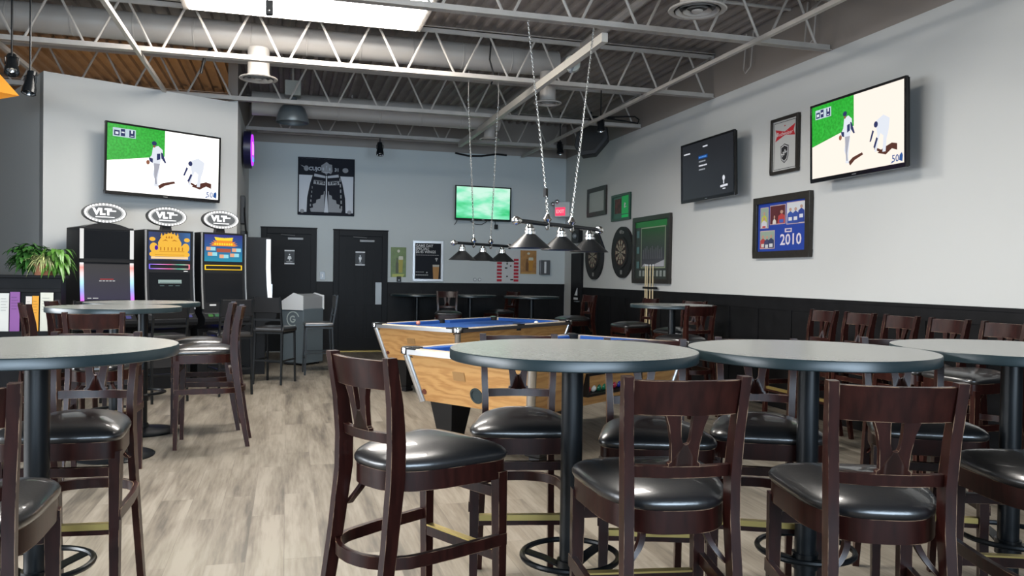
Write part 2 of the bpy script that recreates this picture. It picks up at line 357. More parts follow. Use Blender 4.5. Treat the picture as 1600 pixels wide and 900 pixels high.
# ------------------------------------------------------------------ ceiling steel
WP = .6446
def joist(Y, z0, z1, x0, x1, ph):
    mb = MB()
    for zc in (z0, z1):
        s_ = 1 if zc == z0 else -1
        for k in (-1, 1):
            mb.box(x0, x1, Y+k*.008, Y+k*.045, zc, zc+.006); mb.box(x0, x1, Y+k*.008, Y+k*.014, zc, zc+s_*.058)
        mb.box(x0, x1, Y-.014, Y+.014, zc+.0, zc+s_*.01)
    o = mb.build('steel_joist', STEEL, None, 0)
    path = []; k = math.floor((x0-ph)/WP); 
    while ph+k*WP < x1:
        xb = ph+k*WP
        h_ = WP/2; rb = .055
        for dx, zz in [(-h_+rb*math.sin(a), z1-.02-rb+rb*math.cos(a)) for a in (0, .35, .7, 1.05)] + [(-rb*math.sin(a), z0+.012+rb-rb*math.cos(a)) for a in (1.1, .7, .35, 0)] + [(rb*math.sin(a), z0+.012+rb-rb*math.cos(a)) for a in (.35, .7, 1.1)] + [(h_-rb*math.sin(a), z1-.02-rb+rb*math.cos(a)) for a in (1.05, .7, .35)]:
            if x0 <= xb+dx <= x1: path.append((xb+dx, Y, zz))
        k += 1
    wb = MB().tube(path, .0135, 6).build('web_bars', STEEL, o)
    return o
JY = [2.3, 4.6, 6.87, 9.13, 11.3, 13.55]
JN = ['nearest the camera overhead', 'second overhead, before the round ceiling diffuser', 'in front of the bright ceiling light panel', 'just behind the bright ceiling light panel', 'above the angled wall corner', 'farthest back, near the back wall']
for i, Y in enumerate(JY):
    o = joist(Y, 3.69, 4.24, -6.55, XR-.01, -.04 if i != 2 else -.07)
    tag(o, 'taupe painted open web steel roof joist ' + JN[i], 'roof joist', 'steel roof joists')
def bar(name, path, r, m, label, cat, group=None, n=8):
    return tag(MB().tube(path, r, n).build(name, m), label, cat, group)
G = 'bridging bars across the joists'
tag(MB().box(4.262, 4.305, -1, 14.6, 3.65, 3.656).box(4.262, 4.268, -1, 14.6, 3.656, 3.69).build('bridging_bar', STEEL, None, 0), 'long steel bridging bar under the joists nearest the right wall', 'steel bar', G)
for X, l in ((-1.5, 'steel bridging bar under the joists passing over the left television'), (-2.81, 'steel bridging bar at the upper left corner of the picture')):
    tag(MB().box(X-.02, X+.02, -1, 14.6, 3.645, 3.69).build('bridging_bar', STEEL, None, 0), l, 'steel bar', G)
tag(MB().box(2.81, 2.87, 7.0, 13.5, 3.60, 3.685).build('ceiling_beam', mat('cream_paint', (.50, .47, .42), .5), None, 0), 'cream painted beam running back above the pendant lamps', 'beam')
bar('diagonal_brace', [(4.3, 6.0, 3.69), (5.1, 6.87, 4.2)], .012, STEEL, 'thin diagonal brace from bridging bar to the right wall, nearer one', 'steel bar', 'wall braces')
bar('diagonal_brace', [(4.3, 8.3, 3.69), (5.15, 9.13, 4.2)], .012, STEEL, 'thin diagonal brace from bridging bar to the right wall, middle one', 'steel bar', 'wall braces')
bar('diagonal_brace', [(4.3, 10.5, 3.69), (5.15, 11.3, 4.2)], .012, STEEL, 'thin diagonal brace from bridging bar to the right wall, far one', 'steel bar', 'wall braces')
bar('ceiling_pipe', [(3.42, 2, 4.2), (3.42, 8.3, 4.2), (3.42, 14.5, 4.2)], .05, STEEL, 'round painted pipe along the ceiling deck above the near joist', 'pipe')
# ducts with seams
def duct(x0, x1, Y, z, r, lab):
    path = []; rr = []; x = x0
    while x < x1-.02:
        path += [(x, Y, z), (x+.59, Y, z), (x+.595, Y, z), (x+.605, Y, z)]; rr += [r, r, r*1.03, r*1.03]; x += .61
    tag(MB().tube(path, rr, 24).build('air_duct', DUCT, None, 30), lab, 'duct', 'round air ducts')
duct(-6.5, 3.1, 9.62, 4.08, .155, 'long round air duct behind the bright ceiling light panel')
duct(-.5, 3.1, 12.1, 3.83, .17, 'round air duct high in front of the back wall')
duct(-.52, 1.2, 13.3, 4.0, .09, 'short slim air duct above the back wall poster')
bar('duct_strap', [(1.0, 13.3, 4.08), (1.0, 13.3, 4.31)], .012, STEEL, 'short strap holding the end of the slim air duct', 'bracket')
bar('ceiling_conduit', [(-.5, 14.3, 3.80), (5.0, 14.3, 3.80)], .02, STEEL, 'thin conduit along the top of the back wall', 'pipe')
bar('ceiling_conduit', [(-6, 7.4, 4.26), (5.1, 7.4, 4.26)], .018, STEEL, 'thin conduit crossing the deck before the light panel', 'pipe')
def diffuser(x, y, z, r, lab, ztop, rs):
    t = thing('ceiling_diffuser', lab, 'air diffuser', (x, y, z), 0, 'round ceiling air diffusers')
    mb = MB(); mb.lathe([(r*.80, .004), (r*.97, .0), (r, .008), (r*.97, .016), (rs*1.02, .035), (rs, .06)], 40, cap=False); mb.build('outer_cone', DUCT, t)
    mb = MB()
    for k, q_ in ((.74, 0), (.48, 0)): mb.lathe([(r*k, -.006), (r*(k-.13), .02), (r*(k-.16), .028), (r*(k-.14), .028), (r*k+.004, 0)], 32, cap=False)
    mb.ball((0, 0, .0), r*.2, 16, sz=.3); mb.build('inner_rings', DUCT, t)
    MB().lathe([(r*.84, .02), (rs*.3, .03)], 24).build('dark_throat', BLACKP, t)
    MB().lathe([(rs, .03), (rs, ztop-z)], 24).build('drop_duct', DUCT, t)
diffuser(-.33, 9.6, 3.60, .215, 'round ceiling diffuser on a drop duct above the left television', 3.95, .12)
diffuser(3.12, 9.55, 3.56, .175, 'round ceiling diffuser below the duct end, between the chains', 3.95, .10)
diffuser(3.17, 5.85, 3.56, .235, 'large round ceiling diffuser at the top edge, right of centre', 4.29, .14)
diffuser(3.0, 12.05, 3.50, .16, 'small far ceiling diffuser above the green television', 3.7, .09)
# bright ceiling light panel
t = thing('ceiling_light', 'long bright white ceiling light panel between two joists', 'ceiling light', (.18, 8.37, 4.1))
MB().box(-1.17, 1.17, -.50, .50, 0, .05).build('diffuser_panel', emat('lamp_white', (1, .95, .88), 38), t, 0)
mb = MB(); mb.box(-1.23, 1.23, -.56, -.51, .012, .13).box(-1.23, 1.23, .51, .56, .012, .13).box(-1.23, -1.18, -.51, .51, .012, .13).box(1.18, 1.23, -.51, .51, .012, .13).box(-1.23, 1.23, -.56, .56, .13, .14); mb.build('frame', STEEL, t, 0)
mb = MB()
for k in (-1, 1): mb.tube([(k*.9, 0, .13), (k*.9, 0, .2)], .01)
mb.build('hangers', STEEL, t)
t['group'] = 'ceiling light panels'
dup(t, (.18, 3.75, 4.1), 0, 'second ceiling light panel, over the front tables, above the picture edge', 'ceiling light panels')
# ================================================================== GEOM2
# ================================================================== BAR CHAIRS
def arcpath(x0, y0, x1, y1, sag, z, n=10):
    out = []
    for i in range(n+1):
        t = i/n; out.append((x0+(x1-x0)*t, y0+(y1-y0)*t - sag*4*t*(1-t), z))
    return out
def make_chair():
    t = thing('bar_chair', None, 'bar chair')
    post = [(-.315, 0), (-.27, .25), (-.232, .5), (-.205, .72), (-.203, .84), (-.215, .97), (-.245, 1.13)]
    px_ = [.172, .166, .158, .153, .154, .160, .168]
    for s in (-1, 1):
        P = []; W = []; T = []
        for i, (y, z) in enumerate(post):
            P.append((s*px_[i], y, z)); W.append((.0145, 0, 0)); k = (.017, .021, .025, .029, .029, .025, .019)[i]; T.append((0, k, 0))
        MB().strip(P, W, T).build('back_post', WOOD, t, 40)
        P = [(s*.210, .225, 0), (s*.208, .22, .35), (s*.207, .215, .70)]
        MB().strip(P, [(.015, 0, 0), (.018, 0, 0), (.021, 0, 0)], [(0, .015, 0), (0, .018, 0), (0, .021, 0)]).build('leg', WOOD, t, 40)
    # seat outline
    def outline(k, dz=0, n=44):
        pts = []
        for i in range(n):
            a = 2*PI*i/n; c, s_ = math.cos(a), math.sin(a)
            xx = math.copysign(abs(c)**(2/7 if s_ > 0 else 2/3.0), c); yy = math.copysign(abs(s_)**(2/7 if s_ > 0 else 2/2.6), s_)
            hw = .170 + .068*(yy+1)/2
            pts.append((xx*hw*k, .025 + yy*(.235 + (.012*(1-xx*xx) if yy > 0 else 0))*k, dz))
        return pts
    cr = MB(); prof = [(.97, .740), (1.0, .745), (1.018, .754), (1.02, .763), (.995, .774), (.955, .783), (.88, .793), (.76, .8025), (.60, .811), (.42, .8175), (.24, .8215), (.10, .8232), (.02, .8235)]
    cr.rings([outline(k, z) for k, z in prof]); cr.build('seat_cushion', VINYL, t, 70)
    ap = MB(); n = 44; o1 = outline(.985); o2 = outline(.90)
    for (za, zb) in ((.675, .742),):
        rings = [[(p[0], p[1], za) for p in o1], [(p[0], p[1], zb) for p in o1], [(p[0], p[1], zb) for p in o2], [(p[0], p[1], za) for p in o2]]
        ap.rings(rings, closed=True)
    ap.build('seat_apron', WOOD, t, 50)
    # top rail, bowed backwards
    def rail(z0, z1, y0, y1, sag, th, n=12):
        P = []; W = []; T = []
        for i in range(n+1):
            q = i/n; hx = .160 if z0 > 1 else .150; x = -hx+2*hx*q; sg = sag*4*q*(1-q)
            P.append((x, (y0+y1)/2 - sg, (z0+z1)/2)); W.append((0, (y1-y0)/2, (z1-z0)/2)); T.append((0, th, 0))
        return MB().strip(P, W, T)
    rail(1.022, 1.120, -.222, -.243, .034, .0105).build('top_rail', WOOD, t, 45)
    rail(.842, .876, -.199, -.203, .026, .0105).build('cross_rail', WOOD, t, 45)
    # splat with a V shaped opening
    sp = MB()
    for s in (-1, 1):
        pl = [(s*.0, .874), (s*.046, .874), (s*.046, .884), (s*.038, .89), (s*.041, .94), (s*.050, .99), (s*.062, 1.025), (s*.017, 1.025), (s*.015, .98), (s*.013, .955), (s*.008, .942), (0, .938)]
        vs = []; 
        for yy in (-.012, .008):
            for (x, z) in pl: vs.append((x, yy - .226 - (z-.876)*.16 , z))
        m = len(pl); sp.add(vs, [tuple(range(m)), tuple(range(2*m-1, m-1, -1))] + [(i, i+m, (i+1) % m+m, (i+1) % m) for i in range(m)])
    sp.build('splat', WOOD, t, 30)
    # bent wood footrest band around the back legs
    P = [(.222, .235, .455), (.208, .0, .455), (.192, -.13, .455)]
    for i in range(1, 12): a = PI*i/12; P.append((.190*math.cos(a), -.13 - .150*math.sin(a), .455))
    P += [(-.192, -.13, .455), (-.208, 0, .455), (-.222, .235, .455)]
    Wv = [(0, 0, .021)]*len(P); Tv = []
    for i, p in enumerate(P):
        a = Vector(P[min(i+1, len(P)-1)]) - Vector(P[max(i-1, 0)]); nn = Vector((a.y, -a.x, 0)).normalized()*.010; Tv.append(tuple(nn))
    MB().strip(P, Wv, Tv).build('footrest_band', WOOD, t, 50)
    st = MB().box(-.19, .19, .205, .227, .602, .638).build('upper_stretcher', WOOD, t, 0)
    st = MB().box(-.19, .19, .203, .227, .375, .412).build('front_stretcher', WOOD, t, 0)
    br = MB().box(-.187, .187, .201, .230, .412, .418).box(-.187, .187, .226, .230, .395, .412).build('foot_plate', BRASS, st, 0); br['label'] = 'worn brass foot plate'
    for s in (-1, 1):
        P = [(s*(.148-.055*math.sin(a)), -.185+.06*(1-math.cos(a))*.6, .585+.085*a/1.4) for a in [k*1.4/6 for k in range(7)]]
        MB().strip(P, [(.009, 0, 0)]*7, [(0, .012, 0)]*7).build('corner_brace', WOOD, t, 40)
    return t
GC = 'dark wooden bar chairs with black vinyl seats'
CH = 'dark wooden bar chair '
chairs = [  # back-top middle x, y, facing degrees, label
 (1.07, 2.00, 81, CH + 'seen from behind, in front of the middle front table'),
 (1.585, 1.79, 69, CH + 'seen from behind, second from the right in the front row'),
 (2.37, 1.84, 68, CH + 'cut by the right picture edge, only its seat showing'),
 (.24, 2.73, 29, CH + 'in the centre, facing right, its left side lit bluish'),
 (1.05, 3.60, 258, CH + 'facing the camera behind the table before the pool table'),
 (1.54, 3.27, 252, CH + 'facing the camera between the two middle front tables'),
 (2.09, 3.25, 244, CH + 'behind the second front table from the right, facing camera'),
 (2.83, 3.17, 243, CH + 'behind the gap between the two rightmost round tables'),
 (-.785, 2.12, 99, CH + 'cut by the lower left picture corner'),
 (-.80, 3.88, 265, CH + 'facing the camera just behind the near left round table'),
 (-1.19, 5.67, 91, CH + 'seen from behind at the left middle table, under the slot machines'),
 (-2.0, 7.15, 25, CH + 'at the far left in front of the orange leaflet'),
 (-2.25, 6.55, 30, CH + 'half cut off at the left picture edge'),
 (-1.98, 7.85, 0, CH + 'farthest left one, behind, under the potted plant'),
 (-.36, 6.93, 180, CH + 'in side view facing left, standing free on the light floor'),
 (-.47, 7.64, 180, CH + 'in side view, directly behind the free standing side-view chair'),
 (4.75, 6.28, 180, CH + 'against the right wall, farthest of the row of five'),
 (4.75, 5.80, 180, CH + 'against the right wall, second farthest of the row of five'),
 (4.75, 5.32, 180, CH + 'against the right wall, middle of the row of five'),
 (4.75, 4.84, 180, CH + 'against the right wall, second nearest of the row of five'),
 (4.75, 4.36, 180, CH + 'against the right wall, nearest of the row of five'),
 (4.03, 7.25, 98, CH + 'in the shade before the small table near the cues'),
 (4.45, 11.4, 190, CH + 'in the dark below the dartboards'),
 (4.72, 9.85, 185, CH + 'in the dark to the left of the pool cues'),
 (4.78, 8.75, 200, CH + 'in the dark behind the small table by the cues'),
 (2.64, 13.45, 262, CH + 'between the two small tables at the back wall'),
 (3.86, 13.6, 200, CH + 'in the dark left of the rightmost back wall table'),
]
proto = make_chair()
for i, (x, y, a, lab) in enumerate(chairs):
    f = R(a); loc = (x + .245*math.cos(f), y + .245*math.sin(f), 0); rz = f - PI/2
    if i == 0: proto.location = loc; proto.rotation_euler = (0, 0, rz); tag(proto, lab, None, GC)
    else: dup(proto, loc, rz, lab, GC)

# black metal stools with padded seats
def make_stool():
    t = thing('metal_stool', None, 'bar stool')
    for s in (-1, 1):
        MB().strip([(s*.185, -.20, 0), (s*.180, -.17, .5), (s*.18, -.165, .66), (s*.18, -.20, .86), (s*.18, -.235, 1.10)], [(.011, 0, 0)]*5, [(0, .011, 0)]*5).build('back_post', BLACKM, t, 40)
        MB().strip([(s*.19, .20, 0), (s*.182, .18, .66)], [(.011, 0, 0)]*2, [(0, .011, 0)]*2).build('leg', BLACKM, t, 40)
    o = MB(); o.rings([[(x*k, y*k+.005, z) for x, y in ((-.20, -.185), (.20, -.185), (.205, .2), (-.205, .2))] for k, z in ((.97, .66), (1, .67), (1, .70), (.95, .72), (.6, .727))]); o.build('seat_pad', VINYL, t, 40, .006)
    MB().box(-.19, .19, -.17, .19, .635, .66).build('seat_frame', BLACKM, t, 0)
    MB().box(-.185, .185, -.222, -.20, .90, 1.09).build('back_panel', BLACKP, t, 0, .006)
    MB().box(-.18, .18, -.205, -.193, .80, .825).build('back_slat', BLACKM, t, 0)
    mb = MB()
    for s in (-1, 1): mb.box(s*.19-.008, s*.19+.008, -.18, .19, .29, .31)
    mb.box(-.19, .19, .185, .205, .23, .25); mb.box(-.19, .19, -.19, -.17, .29, .31); mb.build('foot_rails', BLACKM, t, 0)
    return t
GS = 'black metal stools'
stools = [(.44, 11.5, 183, 'black metal bar stool in side view beside the arcade cabinet'),
 (-.14, 10.6, 65, 'black stool between the slot machines and the arcade cabinet'),
 (-.62, 9.75, 112, 'black stool in front of the blue and yellow slot machine'),
 (-1.28, 9.35, 118, 'black stool in front of the golden screen slot machine'),
 (-1.95, 9.0, 118, 'black stool in front of the leftmost slot machine with dark screens')]
p2 = make_stool()
for i, (x, y, a, lab) in enumerate(stools):
    rz = R(a) - PI/2
    if i == 0: p2.location = (x, y, 0); p2.rotation_euler = (0, 0, rz); tag(p2, lab, None, GS)
    else: dup(p2, (x, y, 0), rz, lab, GS)

# ================================================================== ROUND TABLES
def make_table():
    t = thing('round_table', None, 'table')
    MB().lathe([(.01, 1.128), (.462, 1.128), (.4635, 1.1300)], 72, cap=True).lathe([(.4630, 1.1302), (.0001, 1.1305)], 72, cap=False).build('tabletop', LAM, t)
    MB().lathe([(.40, 1.092), (.4625, 1.092), (.4655, 1.095), (.4655, 1.126), (.4635, 1.1295), (.4600, 1.1300)], 72, cap=False).lathe([(.001, 1.0915), (.455, 1.0915), (.455, 1.094)], 48).build('edge_band', EDGE, t)
    MB().lathe([(.041, .03), (.041, 1.07), (.12, 1.075), (.12, 1.09)], 24).build('column', BLACKM, t)
    MB().lathe([(.28, 0), (.285, .008), (.275, .016), (.15, .028), (.06, .045), (.045, .08)], 48).build('base_plate', BLACKM, t)
    mb = MB(); mb.tube([(.182*math.cos(a), .182*math.sin(a), .345) for a in [2*PI*k/32 for k in range(32)]], .011, 8, True)
    for k in range(3):
        a = 2*PI*k/3 + .5; c, s = math.cos(a), math.sin(a)
        mb.strip([(.03*c, .03*s, .30), (.1*c, .1*s, .325), (.178*c, .178*s, .343)], [(-.022*s, .022*c, 0)]*3, [(0, 0, .004)]*3)
    mb.lathe([(.05, .27), (.05, .33)], 20); mb.build('foot_ring', BLACKM, t)
    return t
GT = 'round bar tables with grey tops'
tabs = [(1.045, 2.845, 0, 'round grey bar table in the front centre, before the pool table'),
 (1.975, 2.70, 20, 'round grey bar table, second from the right in the front row'),
 (2.915, 2.64, 50, 'round grey bar table cut by the right picture edge'),
 (-.85, 3.19, 10, 'round grey bar table cut by the left picture edge, nearest left'),
 (-1.24, 6.60, 0, 'round grey bar table in front of the leftmost slot machine'),
 (-1.20, 7.56, 0, 'round grey bar table farther back, half behind the left middle one'),
 (2.24, 14.19, 0, 'small round dark table left at the back wall below the posters'),
 (3.14, 13.88, 30, 'small round dark table at the back wall below the far pendant lamps'),
 (3.98, 12.9, 0, 'small round table right at the back wall behind the pool table'),
 (4.17, 8.16, 0, 'round table in the shade by the pool cues')]
p3 = make_table()
for i, (x, y, a, lab) in enumerate(tabs):
    z = {6: -.075, 7: -.075, 8: -.065, 9: -.025}.get(i, 0)
    if i == 0: p3.location = (x, y, 0); p3.rotation_euler = (0, 0, R(a)); tag(p3, lab, None, GT)
    elif z:
        r = dup(p3, (x, y, 0), R(a), lab, GT); r.scale = (1, 1, (1.13+z)/1.13)
    else: dup(p3, (x, y, 0), R(a), lab, GT)

# ================================================================== POOL TABLES
def make_pool():
    t = thing('pool_table', None, 'pool table')
    L, W = 2.35, 1.33; hl, hw = L/2, W/2; zt = .82
    # cabinet: inward tapering oak panels
    ti, bi, zb, za = .03, .13, .40, .77
    def corner(k, z): q = ti + (bi-ti)*(za-z)/(za-zb); return (hl-q, hw-q*.9)
    a, b = corner(0, za); c, d_ = corner(0, zb)
    mb = MB(); mb.rings([[(-a, -b, za), (a, -b, za), (a, b, za), (-a, b, za)], [(-c, -d_, zb), (c, -d_, zb), (c, d_, zb), (-c, d_, zb)]]); mb.build('cabinet', OAK, t, 0)
    for sx in (-1, 1):
        for sy in (-1, 1):
            x1, y1 = corner(0, za); x0, y0 = corner(0, zb)
            MB().tube([(sx*(x0-.008), sy*(y0-.008), zb-.005), (sx*(x1-.008), sy*(y1-.008), za)], .034, 14).build('corner_casting', SILVER, t)
            MB().lathe([(.001, .832), (.03, .831), (.048, .826), (.052, .815), (.052, .775)], 20, (sx*(hl-.038), sy*(hw-.038)), cap=False).build('chrome_corner_cap', CHROME, t)
    # rails
    mb = MB()
    for sy in (-1, 1):
        for x0, x1 in ((-hl+.1, -.06), (.06, hl-.1)): mb.box(x0, x1, sy*hw-(.075 if sy > 0 else 0), sy*hw+(.075 if sy < 0 else 0), .775, zt)
    for sx in (-1, 1): mb.box(sx*hl-(.075 if sx > 0 else 0), sx*hl+(.075 if sx < 0 else 0), -hw+.1, hw-.1, .775, zt)
    mb.build('rail_tops', mat('cream_rail', (.60, .50, .39), .22, noise=.12, nscale=30), t, 0, .008)
    mb = MB()
    for sy in (-1, 1): mb.box(-hl+.08, hl-.08, sy*(hw+.004)-.006, sy*(hw+.004)+.006, .772, .81)
    for sx in (-1, 1): mb.box(sx*(hl+.004)-.006, sx*(hl+.004)+.006, -hw+.08, hw-.08, .772, .81)
    mb.build('aluminium_trim', SILVER, t, 0)
    ccm = MB(); PKM = mat('pocket_liner', (.004, .004, .004), .7)
    for sx in (-1, 1):
        for sy in (-1, 1):
            pts = []
            for k in range(7): an = PI/2*k/6; pts.append((sx*(hl+.008-.05+.05*math.cos(an)), sy*(hw+.008-.05+.05*math.sin(an))))
            pts += [(sx*(hl-.17), sy*(hw+.008)), (sx*(hl-.17), sy*(hw-.05)), (sx*(hl-.12), sy*(hw-.085))]
            for k in range(5): an = PI/2*(1-k/4); pts.append((sx*(hl-.095+.035*(-math.sin(an)*1+.0)), sy*(hw-.095-.035*math.cos(an)+.03)))
            pts += [(sx*(hl-.05), sy*(hw-.17)), (sx*(hl+.008), sy*(hw-.17))]
            ccm.prism(pts, .77, .824, 'z')
            MB().lathe([(.052, .745), (.056, .8265)], 20, (sx*(hl-.085), sy*(hw-.085))).build('pocket', PKM, t)
    for sy in (-1, 1): ccm.prism([(-.075, sy*(hw+.008)), (.075, sy*(hw+.008)), (.055, sy*(hw-.075)), (-.055, sy*(hw-.075))], .77, .824, 'z'); MB().lathe([(.05, .745), (.05, .8265)], 18, (0, sy*(hw-.055))).build('pocket', PKM, t)
    ccm.build('pocket_corners', mat('black_pocket', (.012, .012, .013), .25), t, 0, .004)
    MB().box(-hl+.06, hl-.06, -hw+.06, hw-.06, .765, .778).build('cloth_bed', BLUECLOTH, t, 0)
    cu = MB()
    for sy in (-1, 1):
        for x0, x1 in ((-hl+.16, -.06), (.06, hl-.16)):
            yo, yi = sy*(hw-.07), sy*(hw-.125)
            cu.add([(x0, yo, .776), (x1, yo, .776), (x1-.04, yi, .776), (x0+.04, yi, .776), (x0, yo, .817), (x1, yo, .817), (x1-.04, yi, .809), (x0+.04, yi, .809)],
                   [(0,3,2,1),(4,5,6,7),(0,1,5,4),(1,2,6,5),(2,3,7,6),(3,0,4,7)])
    for sx in (-1, 1):
        xo, xi = sx*(hl-.07), sx*(hl-.125); y0, y1 = -hw+.16, hw-.16
        cu.add([(xo, y0, .776), (xo, y1, .776), (xi, y1-.04, .776), (xi, y0+.04, .776), (xo, y0, .817), (xo, y1, .817), (xi, y1-.04, .809), (xi, y0+.04, .809)],
               [(0,3,2,1),(4,5,6,7),(0,1,5,4),(1,2,6,5),(2,3,7,6),(3,0,4,7)])
    cu.build('cushions', BLUECLOTH, t, 0)
    # tapering black legs
    for sx in (-1, 1):
        for sy in (-1, 1):
            g = MB(); cx_, cy_ = sx*(hl-.36), sy*(hw-.22)
            g.rings([[(cx_+p*k, cy_+r_*k, z) for p, r_ in ((-.1, -.1), (.1, -.1), (.1, .1), (-.1, .1))] for z, k in ((zb, 1.25), (.07, .72), (.06, .5), (.03, .5), (.03, .6), (0, .6))]); g.build('leg', BLACKP, t, 0, .004)
    # end panel: speaker like vent, ball window, coin plate ; side: ball return tray
    sl = (bi-ti)/(za-zb); 
    def endT(y, z): return Matrix.Translation((-(hl-ti-(za-z)*sl)-.002, y, z)) @ Matrix.Rotation(R(-90), 4, 'Z') @ Matrix.Rotation(math.atan(sl), 4, 'X')
    T0 = endT(-.06, .50)
    g = MB(); g.add(*(lambda P: (P.v, P.f))(ringplate(MB(), ellipse(0, 0, .062, .062, 28), ellipse(0, 0, .047, .047, 28), -.006, .01)), T0); g.prism(ellipse(0, 0, .05, .05, 28), -.001, .01, 'y', T0); g.build('cue_ball_vent', mat('dark_teal', (.02, .035, .04), .5), t, 0)
    g = MB(); g.prism(ellipse(0, 0, .022, .022, 20), -.006, .01, 'y', endT(.50, .475)); o = g.build('lock_plug', mat('brown_plug', (.12, .03, .015), .5), t, 0)
    g = MB(); g.box(-.06, .06, -.003, .01, -.035, .035, endT(.09, .635)); g.build('coin_plate', mat('oak_plate', (.34, .19, .075), .35), t, 0)
    ys = lambda z: -(hw-ti*.9-(za-z)*sl*.9)
    g = MB(); x0, x1, z0, z1 = -.42, .36, .50, .64
    g.box(x0, x1, ys(.64)-.025, ys(.5)+.05, z0-.02, z0); g.box(x0-.02, x0, ys(.64)-.025, ys(.5)+.05, z0-.02, z1+.02); g.box(x1, x1+.02, ys(.64)-.025, ys(.5)+.05, z0-.02, z1+.02)
    g.box(x0-.02, x1+.02, ys(.64)-.025, ys(.5)+.05, z1, z1+.02); g.box(x0, x1, ys(.5)-.004, ys(.5)+.05, z0, z1); g.build('ball_tray', BLACKP, t, 0)
    return t
POOL = [((1.64+.8192*1.175-.5736*.665, 5.26+.5736*1.175+.8192*.665), 35.0, 'oak pool table with blue cloth, nearer one, partly behind the round table'),
        ((1.80+.7855*1.175-.619*.665, 8.52+.619*1.175+.7855*.665), 38.2, 'oak pool table with blue cloth, farther one, before the back wall')]
p4 = make_pool(); p4.location = (*POOL[0][0], 0); p4.rotation_euler = (0, 0, R(POOL[0][1])); tag(p4, POOL[0][2], None, 'pool tables')
p5 = dup(p4, (*POOL[1][0], 0), R(POOL[1][1]), POOL[1][2], 'pool tables')
def onpool(i, x, y): c, a = POOL[i][0], R(POOL[i][1]); return (c[0]+x*math.cos(a)-y*math.sin(a), c[1]+x*math.sin(a)+y*math.cos(a))
def ball(i, x, y, z, col, lab, grp, nm='pool_ball'):
    p = onpool(i, x, y); m = mat('ball_'+nm+lab[:14], col, .1, spec=.7)
    o = MB().ball((0, 0, 0), .0286, 20).build(nm, m); o.location = (p[0], p[1], z); tag(o, lab, 'pool ball', grp); return o
ball(1, -.55, .50, .804, (.55, .2, .14), 'red and white pool ball near the left rail of the far pool table', 'balls on the far pool table')
ball(1, .60, -.48, .804, (.85, .84, .78), 'white cue ball on the far pool table near its right rail', 'balls on the far pool table')
bc = [((.5, .02, .03), 'red'), ((.8, .8, .75), 'white'), ((.01, .16, .08), 'dark green'), ((.01, .22, .10), 'green'), ((.75, .75, .7), 'pale'), ((.45, .02, .05), 'crimson'), ((.02, .03, .3), 'blue'), ((.7, .4, .02), 'yellow')]
for k, (cc, nm) in enumerate(bc):
    ball(0, -.36+.075*k, -.571, .53, cc, nm + ' pool ball in the side tray of the near pool table', 'balls in the tray')

# pool cues and rack on the right wall
t = thing('cue_rack', 'dark wall rack holding pool cues below the tall framed picture', 'cue rack', (5.17, 10.78, 0), R(-90))
MB().box(-.2, .2, -.06, 0, .10, .16).build('lower_shelf', DARKPANEL, t, 0); MB().box(-.2, .2, -.05, .0, 1.24, 1.27).build('upper_clip', DARKPANEL, t, 0)
for k, dx in enumerate((-.145, -.085, .015, .105)):
    nm = ('leftmost', 'second from the left', 'third from the left', 'rightmost')[k]
    o = thing('pool_cue', 'pale maple pool cue standing in the wall rack, %s of four' % nm, 'pool cue', (5.14, 10.78-dx, .16), 0, 'pool cues in the rack')
    MB().tube([(0, 0, .48), (0, 0, 1.42)], [.0125, .0085], 12).build('shaft', mat('maple', (.72, .58, .34), .4), o)
    MB().tube([(0, 0, 0), (0, 0, .48)], [.0165, .0125], 12).build('butt', BLACKP, o); MB().tube([(0, 0, 1.42), (0, 0, 1.44)], [.0105, .0105], 12).build('ferrule', WHITE, o)

